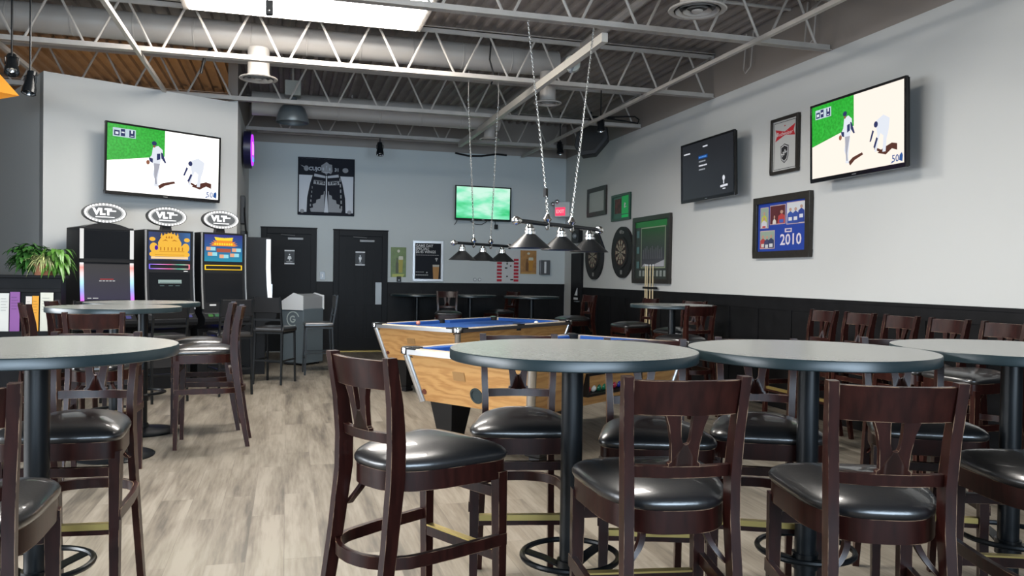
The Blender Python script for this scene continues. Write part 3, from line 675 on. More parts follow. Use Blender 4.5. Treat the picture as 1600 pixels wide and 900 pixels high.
# ================================================================== BILLIARD PENDANTS
def chain_mb(p0, p1, r=.0022, ln=.030):
    mb = MB(); a, b = Vector(p0), Vector(p1); D = b-a; n = int(D.length/(ln*.78)); t = D.normalized(); u_ = t.orthogonal().normalized(); v_ = t.cross(u_)
    for i in range(n):
        c = a + D*((i+.5)/n); s_ = u_ if i % 2 else v_; pts = []
        for k in range(8):
            an = 2*PI*k/8; pts.append(tuple(c + t*(ln*.5)*math.cos(an) + s_*(.0095)*math.sin(an)))
        mb.tube(pts, r*1.15, 4, True)
    return mb
def pendant(cx_, cy_, z, ln, ang, tops, r, lab, bracket):
    t = thing('billiard_pendant', lab, 'pendant lamp', (cx_, cy_, z), ang, 'three shade billiard pendants')
    h = ln/2; MB().tube([(-h, 0, 0), (h, 0, 0)], .019, 14).build('lamp_bar', BLACKM, t)
    for s in (-1, 1):
        MB().ball((s*(h+.02), 0, 0), .036, 18).ball((s*(h+.06), 0, 0), .016, 12).tube([(s*(h-.02), 0, 0), (s*(h+.0), 0, 0)], .027, 14).build('finial', CHROME, t)
    sm = mat('black_shade', (.008, .009, .010), .36, 0, spec=.5)
    for k in (-1, 0, 1):
        x = k*ln*.37
        s = MB().lathe([(.032, -.085), (.045, -.095), (r, -.205), (r+.004, -.208), (r-.004, -.206), (.043, -.100)], 48, (x, 0), cap=False).build('lamp_shade', sm, t)
        MB().lathe([(.022, -.015), (.03, -.03), (.032, -.04), (.042, -.05), (.042, -.06), (.036, -.066), (.046, -.075), (.046, -.094), (.03, -.10)], 24, (x, 0)).build('shade_cap', CHROME, s)
        MB().ball((x, 0, -.15), .030, 14).lathe([(.014, -.12), (.014, -.10)], 12, (x, 0)).build('light_bulb', mat('frosted_bulb', (.8, .8, .78), .3), s)
    inv = Matrix.Rotation(-ang, 3, 'Z')
    for (s, tp, rod) in tops:
        MB().lathe([(.008, .115), (.014, .10), (.012, .085), (.018, .075), (.036, .045), (.038, .04), (.03, .03), (.018, .015), (.02, -.03), (.008, -.05)], 20, (s, 0)).build('chain_hub', CHROME, t)
        q0 = inv @ (Vector(tp) - Vector((cx_, cy_, z))); o = chain_mb((s, 0, .11), q0).build('chain', CHROME, t, 60)
        w = MB().tube([Vector((s, 0, .11)).lerp(q0, f) + Vector((.012*math.sin(9*f), .012*math.cos(7*f), 0)) for f in [k/14 for k in range(15)]], .0028, 5).build('cord', mat('clear_cord', (.35, .35, .33), .3), o)
        if rod: q1 = inv @ (Vector((tp[0], tp[1], ZD)) - Vector((cx_, cy_, z))); MB().tube([q0, q1], .005, 6).build('hanging_rod', STEEL, o)
        if s < 0 and bracket: MB().box(-.018, .018, -.012, .012, -.035, .035, Tm(Vector((s, 0, .11)).lerp(q0, .09))).build('cord_clip', BLACKP, o, 0)
    if bracket: MB().tube([(h-.02, 0, 0), (h+.10, .0, -.15), (h+.115, 0, -.17), (h+.10, 0, -.185), (h-.15, 0, -.19)], .009, 8).build('scroll_bracket', BLACKM, t)
    return t
pendant(2.25, 6.46, 1.835, 1.30, R(39), [(-.22, (2.05, 6.87, 3.68), False), (.17, (2.68, 6.87, 3.68), False)], .172,
        'black three shade billiard pendant with chrome chains over the nearer pool table', True)
pendant(2.43, 10.03, 1.800, 1.17, R(40), [(-.20, (2.185, 9.9, 3.646), True), (.17, (2.575, 9.9, 3.58), True)], .168,
        'black three shade billiard pendant over the farther pool table', False)
# ================================================================== SCREENS
def gradmat(name, axis, stops, strength, a, b):
    m = bpy.data.materials.new(name); m.use_nodes = True; nt = m.node_tree; N = nt.nodes; L = nt.links; bs = N['Principled BSDF']
    tc = N.new('ShaderNodeTexCoord'); sp = N.new('ShaderNodeSeparateXYZ'); L.new(tc.outputs['Object'], sp.inputs[0])
    mr = N.new('ShaderNodeMapRange'); mr.inputs['From Min'].default_value = a; mr.inputs['From Max'].default_value = b; L.new(sp.outputs[axis], mr.inputs['Value'])
    r = N.new('ShaderNodeValToRGB'); el = r.color_ramp.elements
    for i, (p, c) in enumerate(stops):
        e = el[i] if i < 2 else el.new(p)
        e.position = p; e.color = (*c, 1)
    L.new(mr.outputs['Result'], r.inputs['Fac']); L.new(r.outputs['Color'], bs.inputs['Emission Color']); bs.inputs['Emission Strength'].default_value = strength
    bs.inputs['Base Color'].default_value = (0, 0, 0, 1); return m
def fieldmat():
    m = bpy.data.materials.new('field_green'); m.use_nodes = True; nt = m.node_tree; N = nt.nodes; L = nt.links; b = N['Principled BSDF']
    tc = N.new('ShaderNodeTexCoord'); no = N.new('ShaderNodeTexNoise'); no.inputs['Scale'].default_value = 38; L.new(tc.outputs['Object'], no.inputs['Vector'])
    r = N.new('ShaderNodeValToRGB'); r.color_ramp.elements[0].color = (.006, .34, .014, 1); r.color_ramp.elements[1].color = (.025, .52, .04, 1); r.color_ramp.elements[0].position = .35; r.color_ramp.elements[1].position = .7
    L.new(no.outputs['Fac'], r.inputs['Fac']); L.new(r.outputs['Color'], b.inputs['Emission Color']); b.inputs['Emission Strength'].default_value = 1; b.inputs['Base Color'].default_value = (0, 0, 0, 1); return m
FIELD = fieldmat()
def tv(label, loc, rz, w, tilt=.025, kind='ball', hot=1.0, md=.2):
    t = thing('television', label, 'television', loc, rz, 'wall televisions', tilt)
    h = w*.585; bz = .022; lo = .040; hw, hh = w/2, h/2
    mb = MB(); mb.box(-hw, hw, -.03, .0, hh-bz, hh).box(-hw, hw, -.03, 0, -hh, -hh+lo).box(-hw, -hw+bz, -.03, 0, -hh+lo, hh-bz).box(hw-bz, hw, -.03, 0, -hh+lo, hh-bz)
    mb.build('bezel', mat('gloss_black', (.006, .006, .007), .15), t, 0, .003)
    MB().box(-hw+.01, hw-.01, -.02, .02, -hh+.01, hh-.01).box(-hw*.6, hw*.6, .02, .05, -hh*.7, hh*.5).build('rear_housing', BLACKP, t, 0)
    MB().box(-.22, .22, .05, .07, -.17, .17).box(-.06, .06, .05, md-.02, -.06, .06).box(-.14, .14, md-.02, md, -.14, .14).build('wall_mount', BLACKM, t, 0)
    MB().box(-.028, .028, -.032, -.03, -hh+.014, -hh+.022).build('badge', SILVER, t, 0)
    sx0, sx1, sz0, sz1 = -hw+bz, hw-bz, -hh+lo, hh-bz
    def P(pts): return [(sx0+(sx1-sx0)*a, sz1-(sz1-sz0)*b) for a, b in pts]
    y = -.021
    base = {'ball': emat('sand_%s' % hot, (1.0, .90 if hot < 1.3 else .97, .80 if hot < 1.3 else .93), hot), 'menu': mat('dark_screen', (.012, .013, .015), .2, spec=.5, emis=(.012, .013, .016), estr=1)}.get(kind)
    if kind == 'soft':
        base = bpy.data.materials.new('pale_green_screen'); base.use_nodes = True; nt = base.node_tree; N = nt.nodes; b = N['Principled BSDF']
        tc = N.new('ShaderNodeTexCoord'); mp = N.new('ShaderNodeMapping'); mp.inputs['Rotation'].default_value = (0, R(35), 0); mp.inputs['Scale'].default_value = (1, 1, 3.0)
        no = N.new('ShaderNodeTexNoise'); no.inputs['Scale'].default_value = 1.7; no.inputs['Detail'].default_value = 3; nt.links.new(tc.outputs['Object'], mp.inputs[0]); nt.links.new(mp.outputs[0], no.inputs['Vector'])
        sp = N.new('ShaderNodeSeparateXYZ'); nt.links.new(tc.outputs['Object'], sp.inputs[0]); ma = N.new('ShaderNodeMath'); ma.operation = 'MULTIPLY_ADD'; ma.inputs[1].default_value = .45
        nt.links.new(sp.outputs['Z'], ma.inputs[0]); nt.links.new(no.outputs['Fac'], ma.inputs[2])
        r = N.new('ShaderNodeValToRGB'); e = r.color_ramp.elements; e[0].position = .33; e[0].color = (.05, .62, .22, 1); e[1].position = .62; e[1].color = (.62, .95, .78, 1); k = e.new(.47); k.color = (.22, .85, .50, 1)
        nt.links.new(ma.outputs[0], r.inputs['Fac']); nt.links.new(r.outputs['Color'], b.inputs['Emission Color']); b.inputs['Emission Strength'].default_value = 1.0; b.inputs['Base Color'].default_value = (0, 0, 0, 1)
    sc = MB().box(sx0, sx1, -.021, -.015, sz0, sz1).build('screen', base, t, 0)
    if kind == 'ball':
        poly('grass_area', P([(0, 0), (.49, 0), (.49, .40), (0, .555)]), FIELD, sc, y)
        navy = emat('navy', (.03, .04, .13), 1); wh = emat('uniform_white', (.80, .84, .92), 1); gr = emat('uniform_grey', (.42, .43, .50), 1); sh = emat('shadow_brown', (.10, .035, .025), 1); sk = emat('glove_brown', (.30, .12, .07), 1)
        poly('walking_player', [P([(.385, .28), (.43, .245), (.47, .30), (.475, .40), (.45, .50), (.445, .60), (.435, .72), (.43, .80), (.44, .88), (.40, .87), (.405, .76), (.385, .70), (.40, .60), (.39, .52), (.36, .50), (.345, .47), (.375, .40)])], wh, sc, y-.001)
        poly('player_trousers', [P([(.395, .52), (.45, .52), (.435, .62), (.42, .74), (.425, .84), (.41, .84), (.40, .70)])], gr, sc, y-.002)
        poly('player_dark_parts', [P(ellipse(.395, .215, .022, .035, 12)), P([(.35, .44), (.385, .45), (.385, .52), (.36, .50)]), P([(.455, .34), (.47, .35), (.505, .50), (.49, .50), (.46, .43)]), P([(.42, .37), (.45, .36), (.45, .45), (.42, .47)])], navy, sc, y-.003)
        poly('player_glove', [P(ellipse(.343, .515, .016, .035, 10)), P(ellipse(.395, .26, .012, .02, 8))], sk, sc, y-.003)
        poly('player_shadows', [P([(.435, .86), (.48, .81), (.58, .77), (.59, .80), (.50, .85), (.45, .91)]), P([(.74, .82), (.80, .77), (.88, .73), (.93, .75), (.93, .83), (.88, .80), (.82, .86)]), P([(.70, .76), (.74, .76), (.79, .80), (.78, .83)])], sh, sc, y-.001)
        poly('bending_player', [P([(.72, .42), (.80, .36), (.86, .42), (.85, .56), (.83, .66), (.82, .82), (.79, .82), (.80, .62), (.77, .58), (.75, .66), (.73, .80), (.71, .80), (.74, .60)])], wh, sc, y-.002)
        poly('bending_player_dark', [P(ellipse(.725, .46, .02, .04, 10)), P([(.69, .52), (.705, .54), (.675, .66), (.66, .66)]), P([(.73, .62), (.745, .64), (.715, .76), (.70, .74)])], navy, sc, y-.003)
        poly('score_box', [P(rect(.045, .235, .055, .185))], emat('score_grey', (.55, .68, .75), 1), sc, y-.002)
        poly('score_cells', [P(rect(.055, .10, .09, .17)), P(rect(.11, .145, .065, .17)), P(rect(.18, .225, .07, .175))], navy, sc, y-.003)
        poly('score_white', [P(rect(.065, .09, .115, .15)), P(rect(.115, .14, .105, .125)), P(rect(.195, .21, .07, .115)), P(rect(.19, .215, .15, .16))], wh, sc, y-.004)
        mb = MB(); zx, zz = P([(.915, .935)])[0]; text_mb(mb, '50', zx, zz, h*.115, y-.004, bold=.001); mb.build('corner_number', emat('blue_number', (.03, .10, .32), 1), sc, 0)
        poly('corner_figure', [P([(.95, .96), (.955, .90), (.975, .87), (.985, .91), (.98, .98)]), P([(.87, .985), (.885, .96), (.89, .98)])], emat('blue_number', (.03, .10, .32), 1), sc, y-.003)
    if kind == 'menu':
        tx = emat('menu_white', (.72, .74, .8), 1); 
        def line(a, b, ln, m, nm):
            segs = []; x = a; k = 0
            while x < a+ln: wd = .012 + .010*((k*7) % 3); segs.append(P(rect(x, min(x+wd, a+ln), b-.012, b+.012))); x += wd+.005; k += 1
            poly(nm, segs, m, sc, y)
        line(.04, .16, .13, tx, 'menu_text'); line(.43, .10, .09, tx, 'menu_text')
        poly('menu_highlight', P(rect(.34, .52, .25, .31)), emat('menu_blue', (.01, .06, .22), 1), sc, y)
        poly('menu_highlight_text', [P(rect(.355+.03*k, .378+.03*k, .268, .292)) for k in range(5)], emat('menu_lightblue', (.10, .28, .7), 1), sc, y-.001)
        line(.35, .355, .13, emat('menu_grey', (.3, .32, .35), 1), 'menu_text'); line(.35, .43, .16, tx, 'menu_text'); line(.35, .50, .12, emat('menu_grey', (.3, .32, .35), 1), 'menu_text')
        poly('menu_emblem', [P(ellipse(.82, .73, .022, .045, 14)), P(rect(.812, .828, .76, .83)), P([(.76, .85), (.89, .84), (.89, .875), (.76, .885)]), P(rect(.80, .85, .905, .92))], tx, sc, y)
    return t
p = wpt(1.291, .18)
tv('wall television showing a baseball game, on the angled wall above the slot machines', (p[0], p[1], 2.724), R(34), 1.453, hot=1.6, md=.175)
tv('wall television showing a baseball game, on the right wall', (5.0, 6.206, 2.74), R(-91.1), 1.302, kind='ball', hot=1.05)
tv('wall television with dark menu screen, on the right wall', (5.0, 8.886, 2.757), R(-90), 1.30, kind='menu')
tv('wall television with pale green screen, on the back wall', (3.52, 14.57, 2.745), R(5.5), 1.10, kind='soft', md=.125)
t = thing('television_cable', 'thin black cables hanging under the green television', 'cable', (0, 0, 0))
MB().tube([(3.05, 14.66, 2.45), (3.04, 14.66, 2.40), (3.0, 14.67, 2.34)], .006).build('cable_end', BLACKP, t)
MB().tube([(3.3, 14.66, 2.42), (3.4, 14.66, 2.365), (3.52, 14.66, 2.36), (3.62, 14.66, 2.42)], .006).build('cable_loop', BLACKP, t)
MB().tube([(3.78, 14.66, 2.43), (3.80, 14.67, 2.35)], .006).build('cable_end', BLACKP, t)
MB().box(3.77, 3.83, 14.63, 14.68, 2.28, 2.37).build('cable_adapter', BLACKP, t, 0)

# ================================================================== SLOT MACHINES
RAIN = [(0, (.75, .15, .9)), (1, (.9, .9, .9)), (.25, (.35, .4, 1)), (.5, (.5, .9, 1)), (.75, (1, .75, .75)), (.88, (1, .35, .3))]
RAINX = [(0, (.15, .12, .95)), (1, (1, .12, .25)), (.25, (.8, .3, .9)), (.5, (.95, .15, .4)), (.7, (.1, .6, .4)), (.85, (.5, .8, .6))]
def slot(label, loc, rz, style):
    t = thing('slot_machine', label, 'slot machine', (loc[0], loc[1], 0), rz, 'slot machines along the angled wall')
    zt = 1.885; prof = [(.3, 0), (-.20, 0), (-.20, .70), (-.40, .76), (-.42, .80), (-.42, .84), (-.335, .90), (-.315, 1.02), (-.29, 1.22), (-.275, 1.46), (-.275, zt), (.22, zt)]
    MB().prism(prof, -.285, .285, 'x').build('cabinet', mat('slot_black', (.009, .010, .012), .5, spec=.2), t, 0, .006)
    if style == 1:
        pts = [(-.29, 1.86)] + [(-.29+.58*k/12, 1.86+.075*math.sin(PI*k/12)) for k in range(1, 12)] + [(.29, 1.86)]
        MB().prism(pts, -.285, .20, 'y').build('arched_top', BLACKP, t, 0)
        MB().box(-.28, .28, -.30, -.275, 1.49, 1.515).build('screen_divider', BLACKP, t, 0)
    # side strips follow the front edge
    def strip(name, x, z0, z1, m, wd=.016, dp=.010):
        def yy(z):
            for (ya, za), (yb, zb) in zip(prof[6:], prof[7:11]):
                if za <= z <= zb: return ya + (yb-ya)*(z-za)/(zb-za)
            return -.275
        zs = [z0] + [z for z in (1.02, 1.22, 1.46) if z0 < z < z1] + [z1]
        P = [(x, yy(z)-.008+(dp-.010), z) for z in zs]
        return MB().strip(P, [(wd, 0, 0)]*len(P), [(0, dp, 0)]*len(P)).build(name, m, t, 30)
    wl = emat('led_white', (.95, .95, .93), .9)
    if style == 1:
        for s in (-1, 1): strip('upper_light_strip', s*.262, 1.53, 1.86, wl, .018); strip('rainbow_light_strip', s*.262, 1.06, 1.485, gradmat('rainbow_strip', 'Z', RAIN, 1.1, 1.06, 1.48), .018)
    elif style == 4:
        for s in (-1, 1): strip('light_strip', s*.275, .92, 1.86, emat('led_white_bright', (.9, .95, 1), 1.2), .014, .042)
    else:
        strip('silver_edge', -.278, .95, 1.88, SILVER, .010); strip('silver_edge', .278, .95, 1.88, GREY, .007)
    def face(z0, z1, name, m, wd=.235, th=.004, sub=None):
        # plate lying on the sloped front between z0 and z1
        def yy(z):
            for (ya, za), (yb, zb) in zip(prof[6:], prof[7:11]):
                if za <= z <= zb: return ya + (yb-ya)*(z-za)/(zb-za)
            return -.275
        y0, y1 = yy(z0), yy(z1)
        return MB().add([(-wd, y0-th, z0), (wd, y0-th, z0), (wd, y1-th, z1), (-wd, y1-th, z1), (-wd, y0+.004, z0), (wd, y0+.004, z0), (wd, y1+.004, z1), (-wd, y1+.004, z1)],
                        [(0,1,2,3),(7,6,5,4),(0,4,5,1),(1,5,6,2),(2,6,7,3),(3,7,4,0)]).build(name, m, sub or t, 0)
    glass = mat('black_glass', (.006, .007, .009), .12, spec=.18)
    if style == 1:
        face(1.535, 1.845, 'upper_screen', glass, .24)
        lo = face(1.07, 1.475, 'lower_screen', gradmat('dim_screen', 'Z', [(0, (.018, .014, .045)), (1, (.014, .012, .014)), (.5, (.016, .014, .03))], 1.0, 1.07, 1.47), .238)
        poly('screen_text', [rect(-.075, .065, 1.298, 1.306)], emat('red_text', (.6, .05, .05), 1), lo, -.293)
        poly('screen_text', [rect(-.085+.035*k, -.06+.035*k, 1.278, 1.287) for k in range(5)], emat('white_text', (.6, .6, .6), 1), lo, -.295)
        poly('screen_text', [rect(-.21, -.17, 1.085, 1.095), rect(-.155, -.10, 1.085, 1.095)], emat('white_text', (.6, .6, .6), 1), lo, -.316)
        MB().box(.09, .16, -.385, -.33, .93, .955).build('ticket_slot', emat('yellow_slot', (.45, .5, .03), .8), t, 0)
    else:
        if style in (2, 3):
            y = -.280
            if style == 2:
                us = face(1.53, 1.86, 'upper_screen', gradmat('blue_purple_screen', 'X', [(0, (.005, .03, .15)), (1, (.02, .12, .35)), (.5, (.005, .008, .03))], 1, -.24, .24), .24)
                gold = emat('gold_art', (.95, .52, .06), 1); dk = emat('gold_lines', (.45, .14, .01), 1); cream = emat('cream_art', (1, .72, .42), 1)
                head = [(-.13, 1.63), (-.135, 1.74), (-.10, 1.80), (-.06, 1.835), (0, 1.85), (.06, 1.835), (.10, 1.80), (.135, 1.74), (.13, 1.63)]
                poly('golden_art', [head, ellipse(-.185, 1.68, .045, .055, 14), ellipse(.185, 1.68, .045, .055, 14), ellipse(-.20, 1.775, .035, .025, 10), ellipse(.20, 1.775, .035, .025, 10), rect(-.21, .21, 1.575, 1.70)] + [[(-.11+.037*k, 1.815-.004*abs(k-3)), (-.095+.037*k, 1.868-.006*abs(k-3)), (-.08+.037*k, 1.815-.004*abs(k-3))] for k in range(6)] + [ellipse(-.19, 1.60, .045, .03, 12), ellipse(.19, 1.60, .045, .03, 12)], gold, us, y)
                poly('golden_art_lines', [[(-.09, 1.755), (-.05, 1.775), (-.02, 1.755), (-.05, 1.762)], [(.09, 1.755), (.05, 1.775), (.02, 1.755), (.05, 1.762)], rect(-.12, .17, 1.632, 1.637), rect(-.17, .17, 1.592, 1.596)] + [[(-.02+.03*k, 1.79), (-.01+.03*k, 1.82), (0+.03*k, 1.79)] for k in range(-1, 2)] + [rect(-.11+.042*k, -.10+.042*k, 1.645, 1.685) for k in range(7)], dk, us, y-.0015)
                poly('purple_gem', ellipse(-.155, 1.675, .020, .028, 12), emat('purple', (.07, .01, .35), 1), us, y-.002)
                poly('cream_band', rect(-.215, .215, 1.545, 1.572), cream, us, y-.001)
                rim = gradmat('rainbow_rim', 'X', RAINX, 1.2, -.24, .24)
            else:
                us = face(1.53, 1.86, 'upper_screen', gradmat('blue_screen', 'Z', [(0, (.01, .28, .42)), (1, (.015, .02, .22)), (.5, (.008, .10, .30))], 1, 1.53, 1.86), .24)
                burst = []
                for k in range(26):
                    a = PI*k/25; rr = .17 if k % 2 else .125; burst.append((rr*math.cos(a)*1.1, 1.72+rr*math.sin(a)*.60))
                poly('burst_art', [burst], emat('orange_art', (.95, .30, .03), 1), us, y)
                poly('title_art', [[(-.10, 1.79), (.10, 1.79), (.12, 1.83), (0, 1.815), (-.12, 1.83)]] + [ellipse(-.10+.025*k, 1.806+.006*abs(k-4)/4, .010, .020, 8) for k in range(9)] + [ellipse(-.11+.03*k, 1.745, .012, .015, 8) for k in range(8)], emat('yellow_art', (1, .75, .05), 1), us, y-.0015)
                poly('red_band', [rect(-.09, .09, 1.645, 1.69)], emat('red_band', (.42, .10, .06), 1), us, y-.001)
                tl = [(-.165, 1.685), (.16, 1.675), (-.145, 1.62), (.135, 1.61), (0, 1.595)]
                poly('pale_tiles', [rect(a, a+.06, b-.022, b+.022) for a, b in tl], emat('pale_tile', (.35, .75, .85), 1), us, y-.002)
                poly('orange_tiles', [rect(a-.055, a, b-.022, b+.022) for a, b in tl], emat('orange_tile', (.85, .42, .25), 1), us, y-.002)
                rim = emat('yellow_rim', (1, .62, .03), 1.2)
            mb = MB(); ringplate(mb, rect(-.235, .235, 1.425, 1.485), rect(-.225, .225, 1.434, 1.476), -.285, -.275); mb.build('glowing_rim', rim, t, 0)
            lo = face(1.03, 1.385, 'lower_screen', glass, .235)
            if style == 2:
                pb = face(1.21, 1.30, 'info_box', emat('info_box', (.32, .42, .40), 1), .135, .008, lo)
                poly('info_lines', [rect(-.12, .12, 1.262, 1.267), rect(-.12, -.07, 1.225, 1.235), rect(-.02, .03, 1.225, 1.235), rect(.06, .11, 1.225, 1.235)], emat('info_lines', (.08, .12, .12), 1), lo, -.303)
                poly('maker_mark', [rect(.16, .21, 1.398, 1.406)], WHITE, t, -.288)
            else: poly('white_ticket', [rect(-.19, -.11, .985, 1.005)], emat('white_ticket', (.7, .7, .68), 1), t, -.325)
    # button deck
    dk = MB().add([(-.26, -.415, .842), (.26, -.415, .842), (.26, -.345, .893), (-.26, -.345, .893), (-.26, -.415, .835), (.26, -.415, .835), (.26, -.345, .885), (-.26, -.345, .885)], [(0,1,2,3),(7,6,5,4),(0,4,5,1),(1,5,6,2),(2,6,7,3),(3,7,4,0)]).build('button_deck', GREY if style != 4 else BLACKP, t, 0)
    cols = [(.25, .75, .2), (.2, .6, .3), (.6, .6, .6), (.3, .2, .9), (.35, .2, .8), (.3, .3, .9)]
    if style in (2, 3, 1):
        for k in range(6):
            x = -.2+.08*k; MB().box(-.026, .026, -.018, .018, 0, .012, Tm((x, -.38, .866), 0, R(36))).build('button', emat('button_%d' % k, cols[k], .9 if style == 2 else .25), dk, 0)
    MB().box(-.22, .22, -.206, -.2, .25, .66).build('lower_door', mat('slot_door', (.03, .032, .036), .25), t, 0, .004)
    MB().box(-.10, .10, -.212, -.2, .56, .60).build('base_light', emat('blue_glow', (.02, .05, 1), 1.6), t, 0)
    if style != 4:
        # oval topper sign
        Z = 2.05; sg = MB()
        sg.prism([(-.06, 1.88), (.06, 1.88), (.045, Z-.08), (-.045, Z-.08)], -.18, -.10, 'y'); sg.build('sign_stand', BLACKP, t, 0)
        mb = MB(); mb.prism(ellipse(0, Z, .23, .115, 36), -.20, -.13, 'y'); sn = mb.build('oval_sign', mat('sign_shell', (.05, .05, .05), .3), t, 40)
        mb = MB(); ringplate(mb, ellipse(0, Z, .222, .109, 40), ellipse(0, Z, .178, .078, 40), -.204, -.199); mb.build('light_ring', emat('ring_glow', (.75, .75, .75), .8), sn, 0)
        mb = MB()
        for p in ellipse(0, Z, .207, .098, 34): mb.ball((p[0], -.206, p[1]), .0105, 8)
        mb.build('ring_bulbs', emat('bulb_glow', (1, 1, .98), 1.8), sn)
        mb = MB(); mb.prism(ellipse(0, Z, .176, .076, 36), -.203, -.2, 'y'); mb.build('sign_face', mat('sign_face', (.09, .095, .10), .3), sn, 0)
        mb = MB(); text_mb(mb, 'VLT', -.03, Z+.010, .098, -.205, bold=.006, sx=1.15); mb.prism(rect(.03, .115, Z+.018, Z+.032), -.204, -.205, 'y'); mb.prism(rect(-.10, .10, Z-.052, Z-.042), -.204, -.205, 'y'); mb.build('sign_lettering', emat('letter_glow', (1, 1, 1), 1.5), sn, 0)
    return t
slot('leftmost slot machine with dark screens and rainbow light strips', wpt(.485, .40), AW, 1)
slot('middle slot machine with a golden ornate upper screen', wpt(1.175, .40), AW, 2)
slot('slot machine with a blue and yellow upper screen and yellow light bar', wpt(1.83, .40), AW, 3)
slot('slot machine seen from the side with a white glowing edge strip', (-.43, 11.80), R(92), 4).scale = (1, .70, 1)

# arcade cabinet
t = thing('arcade_cabinet', 'grey arcade cabinet with white control top and swirl emblem by the restroom doors', 'arcade cabinet', (.25, 12.76, 0), R(-130))
CAB = mat('cabinet_grey', (.12, .15, .17), .38)
# near corner points to the camera: built in its own frame, sides x and y
MB().box(-.24, .24, -.24, .20, .03, .86).build('cabinet_body', CAB, t, 0, .01)
MB().prism([(-.28, .84), (.20, .84), (.20, 1.06), (.02, 1.10), (-.28, .93)], -.262, -.24, 'x').prism([(-.28, .84), (.20, .84), (.20, 1.06), (.02, 1.10), (-.28, .93)], .24, .262, 'x').build('white_side_cheeks', WHITE, t, 0, .004)
MB().prism([(-.27, .85), (.18, .85), (.18, 1.04), (.02, 1.085), (-.27, .92)], -.24, .24, 'x').build('control_panel', mat('panel_grey', (.28, .29, .30), .4), t, 0, .004)
mb = MB()
for k, (x, y) in enumerate(((-.1, -.1), (.02, -.12), (.12, -.08))): mb.ball((x, y, 1.015), .03, 14)
mb.build('track_ball_and_buttons', WHITE, t)
mb = MB(); TT = Tm((.242, .0, .70), R(90))
def arc_strip(mb, r0, r1, a0, a1, w_, T):
    for i in range(14):
        q0, q1 = i/14, (i+1)/14; f = lambda q, s_: ((r0+(r1-r0)*q+s_*w_)*math.cos(a0+(a1-a0)*q), (r0+(r1-r0)*q+s_*w_)*math.sin(a0+(a1-a0)*q))
        mb.prism([f(q0, -1), f(q1, -1), f(q1, 1), f(q0, 1)], -.003, 0, 'y', T)
arc_strip(mb, .12, .10, R(20), R(300), .008, TT); arc_strip(mb, .045, .045, R(40), R(350), .010, TT); mb.prism(rect(0, .05, -.012, .006), -.003, 0, 'y', TT)
mb.build('swirl_emblem', mat('emblem_pale', (.42, .48, .47), .4), t, 0)
MB().box(-.2, -.14, -.2, -.14, 0, .03).box(.14, .2, -.2, -.14, 0, .03).box(.14, .2, .1, .16, 0, .03).box(-.2, -.14, .1, .16, 0, .03).build('feet', BLACKP, t, 0)

# ================================================================== THINGS ON THE RIGHT WALL
def frame(name, lab, cat, Y0, Y1, z0, z1, bw, fm, face, depth=.035):
    # frame on the right wall; returns (thing, P) with P(u, v) -> local x, z of the picture
    w_, h_ = Y0-Y1, z1-z0
    t = thing(name, lab, cat, (XR-.002, (Y0+Y1)/2, (z0+z1)/2), R(-90), None)
    mb = MB(); a, b = w_/2, h_/2
    mb.box(-a, a, -depth, 0, b-bw, b).box(-a, a, -depth, 0, -b, -b+bw).box(-a, -a+bw, -depth, 0, -b+bw, b-bw).box(a-bw, a, -depth, 0, -b+bw, b-bw); mb.build('frame_moulding', fm, t, 0, .004)
    pic = MB().box(-a+bw*.8, a-bw*.8, -depth*.5, -.005, -b+bw*.8, b-bw*.8).build('picture', face, t, 0)
    P = lambda pts: [(-a+bw+(w_-2*bw)*q[0], b-bw-(h_-2*bw)*q[1]) for q in pts]
    return t, pic, P, -depth*.5-.001, (w_-2*bw), (h_-2*bw)
# beer and hockey league mirror
t, pic, P, y, W_, H_ = frame('framed_mirror', 'black framed white picture with red bow tie above a hockey shield', 'framed picture', 7.82, 7.32, 2.555, 3.17, .035, BLACKWOODF, mat('pale_picture', (.52, .52, .50), .3))
red = mat('logo_red', (.55, .02, .03), .4); dk = mat('logo_black', (.02, .02, .022), .4); wt = mat('logo_white', (.7, .7, .7), .4)
poly('bow_tie', [P([(.10, .16), (.5, .235), (.93, .12), (.86, .245), (.93, .345), (.5, .305), (.10, .40), (.18, .28)])], red, pic, y)
c = P([(.5, .27)])[0]; text_mb(MB(), 'Budweiser', c[0], c[1], .062, y-.002, sx=1.1).build('bow_tie_lettering', wt, pic, 0)
poly('crown', P([(.47, .13), (.485, .10), (.5, .12), (.515, .10), (.53, .13)]), red, pic, y)
sh = [(.33, .52), (.42, .50), (.5, .47), (.58, .50), (.67, .52), (.66, .72), (.62, .80), (.5, .86), (.38, .80), (.34, .72)]
poly('hockey_shield', P(sh), dk, pic, y); poly('shield_inner', P([(.5+(a-.5)*.86, .66+(b-.66)*.88) for a, b in sh]), wt, pic, y-.001); poly('shield_core', P([(.5+(a-.5)*.76, .66+(b-.66)*.79) for a, b in sh]), dk, pic, y-.002)
c = P([(.5, .66)])[0]; mb = MB(); text_mb(mb, 'NHL', 0, 0, .062, 0, sx=.8, bold=.001)
mb.v = [(v[0]*math.cos(R(35)) - v[2]*math.sin(R(35)) + c[0], y-.004, v[0]*math.sin(R(35)) + v[2]*math.cos(R(35)) + c[1]) for v in mb.v]; mb.build('shield_lettering', wt, pic, 0)
mb = MB(); ringplate(mb, P(rect(.04, .96, .03, .97)), P(rect(.055, .945, .04, .96)), y-.001, y); mb.build('inner_line', dk, pic, 0)
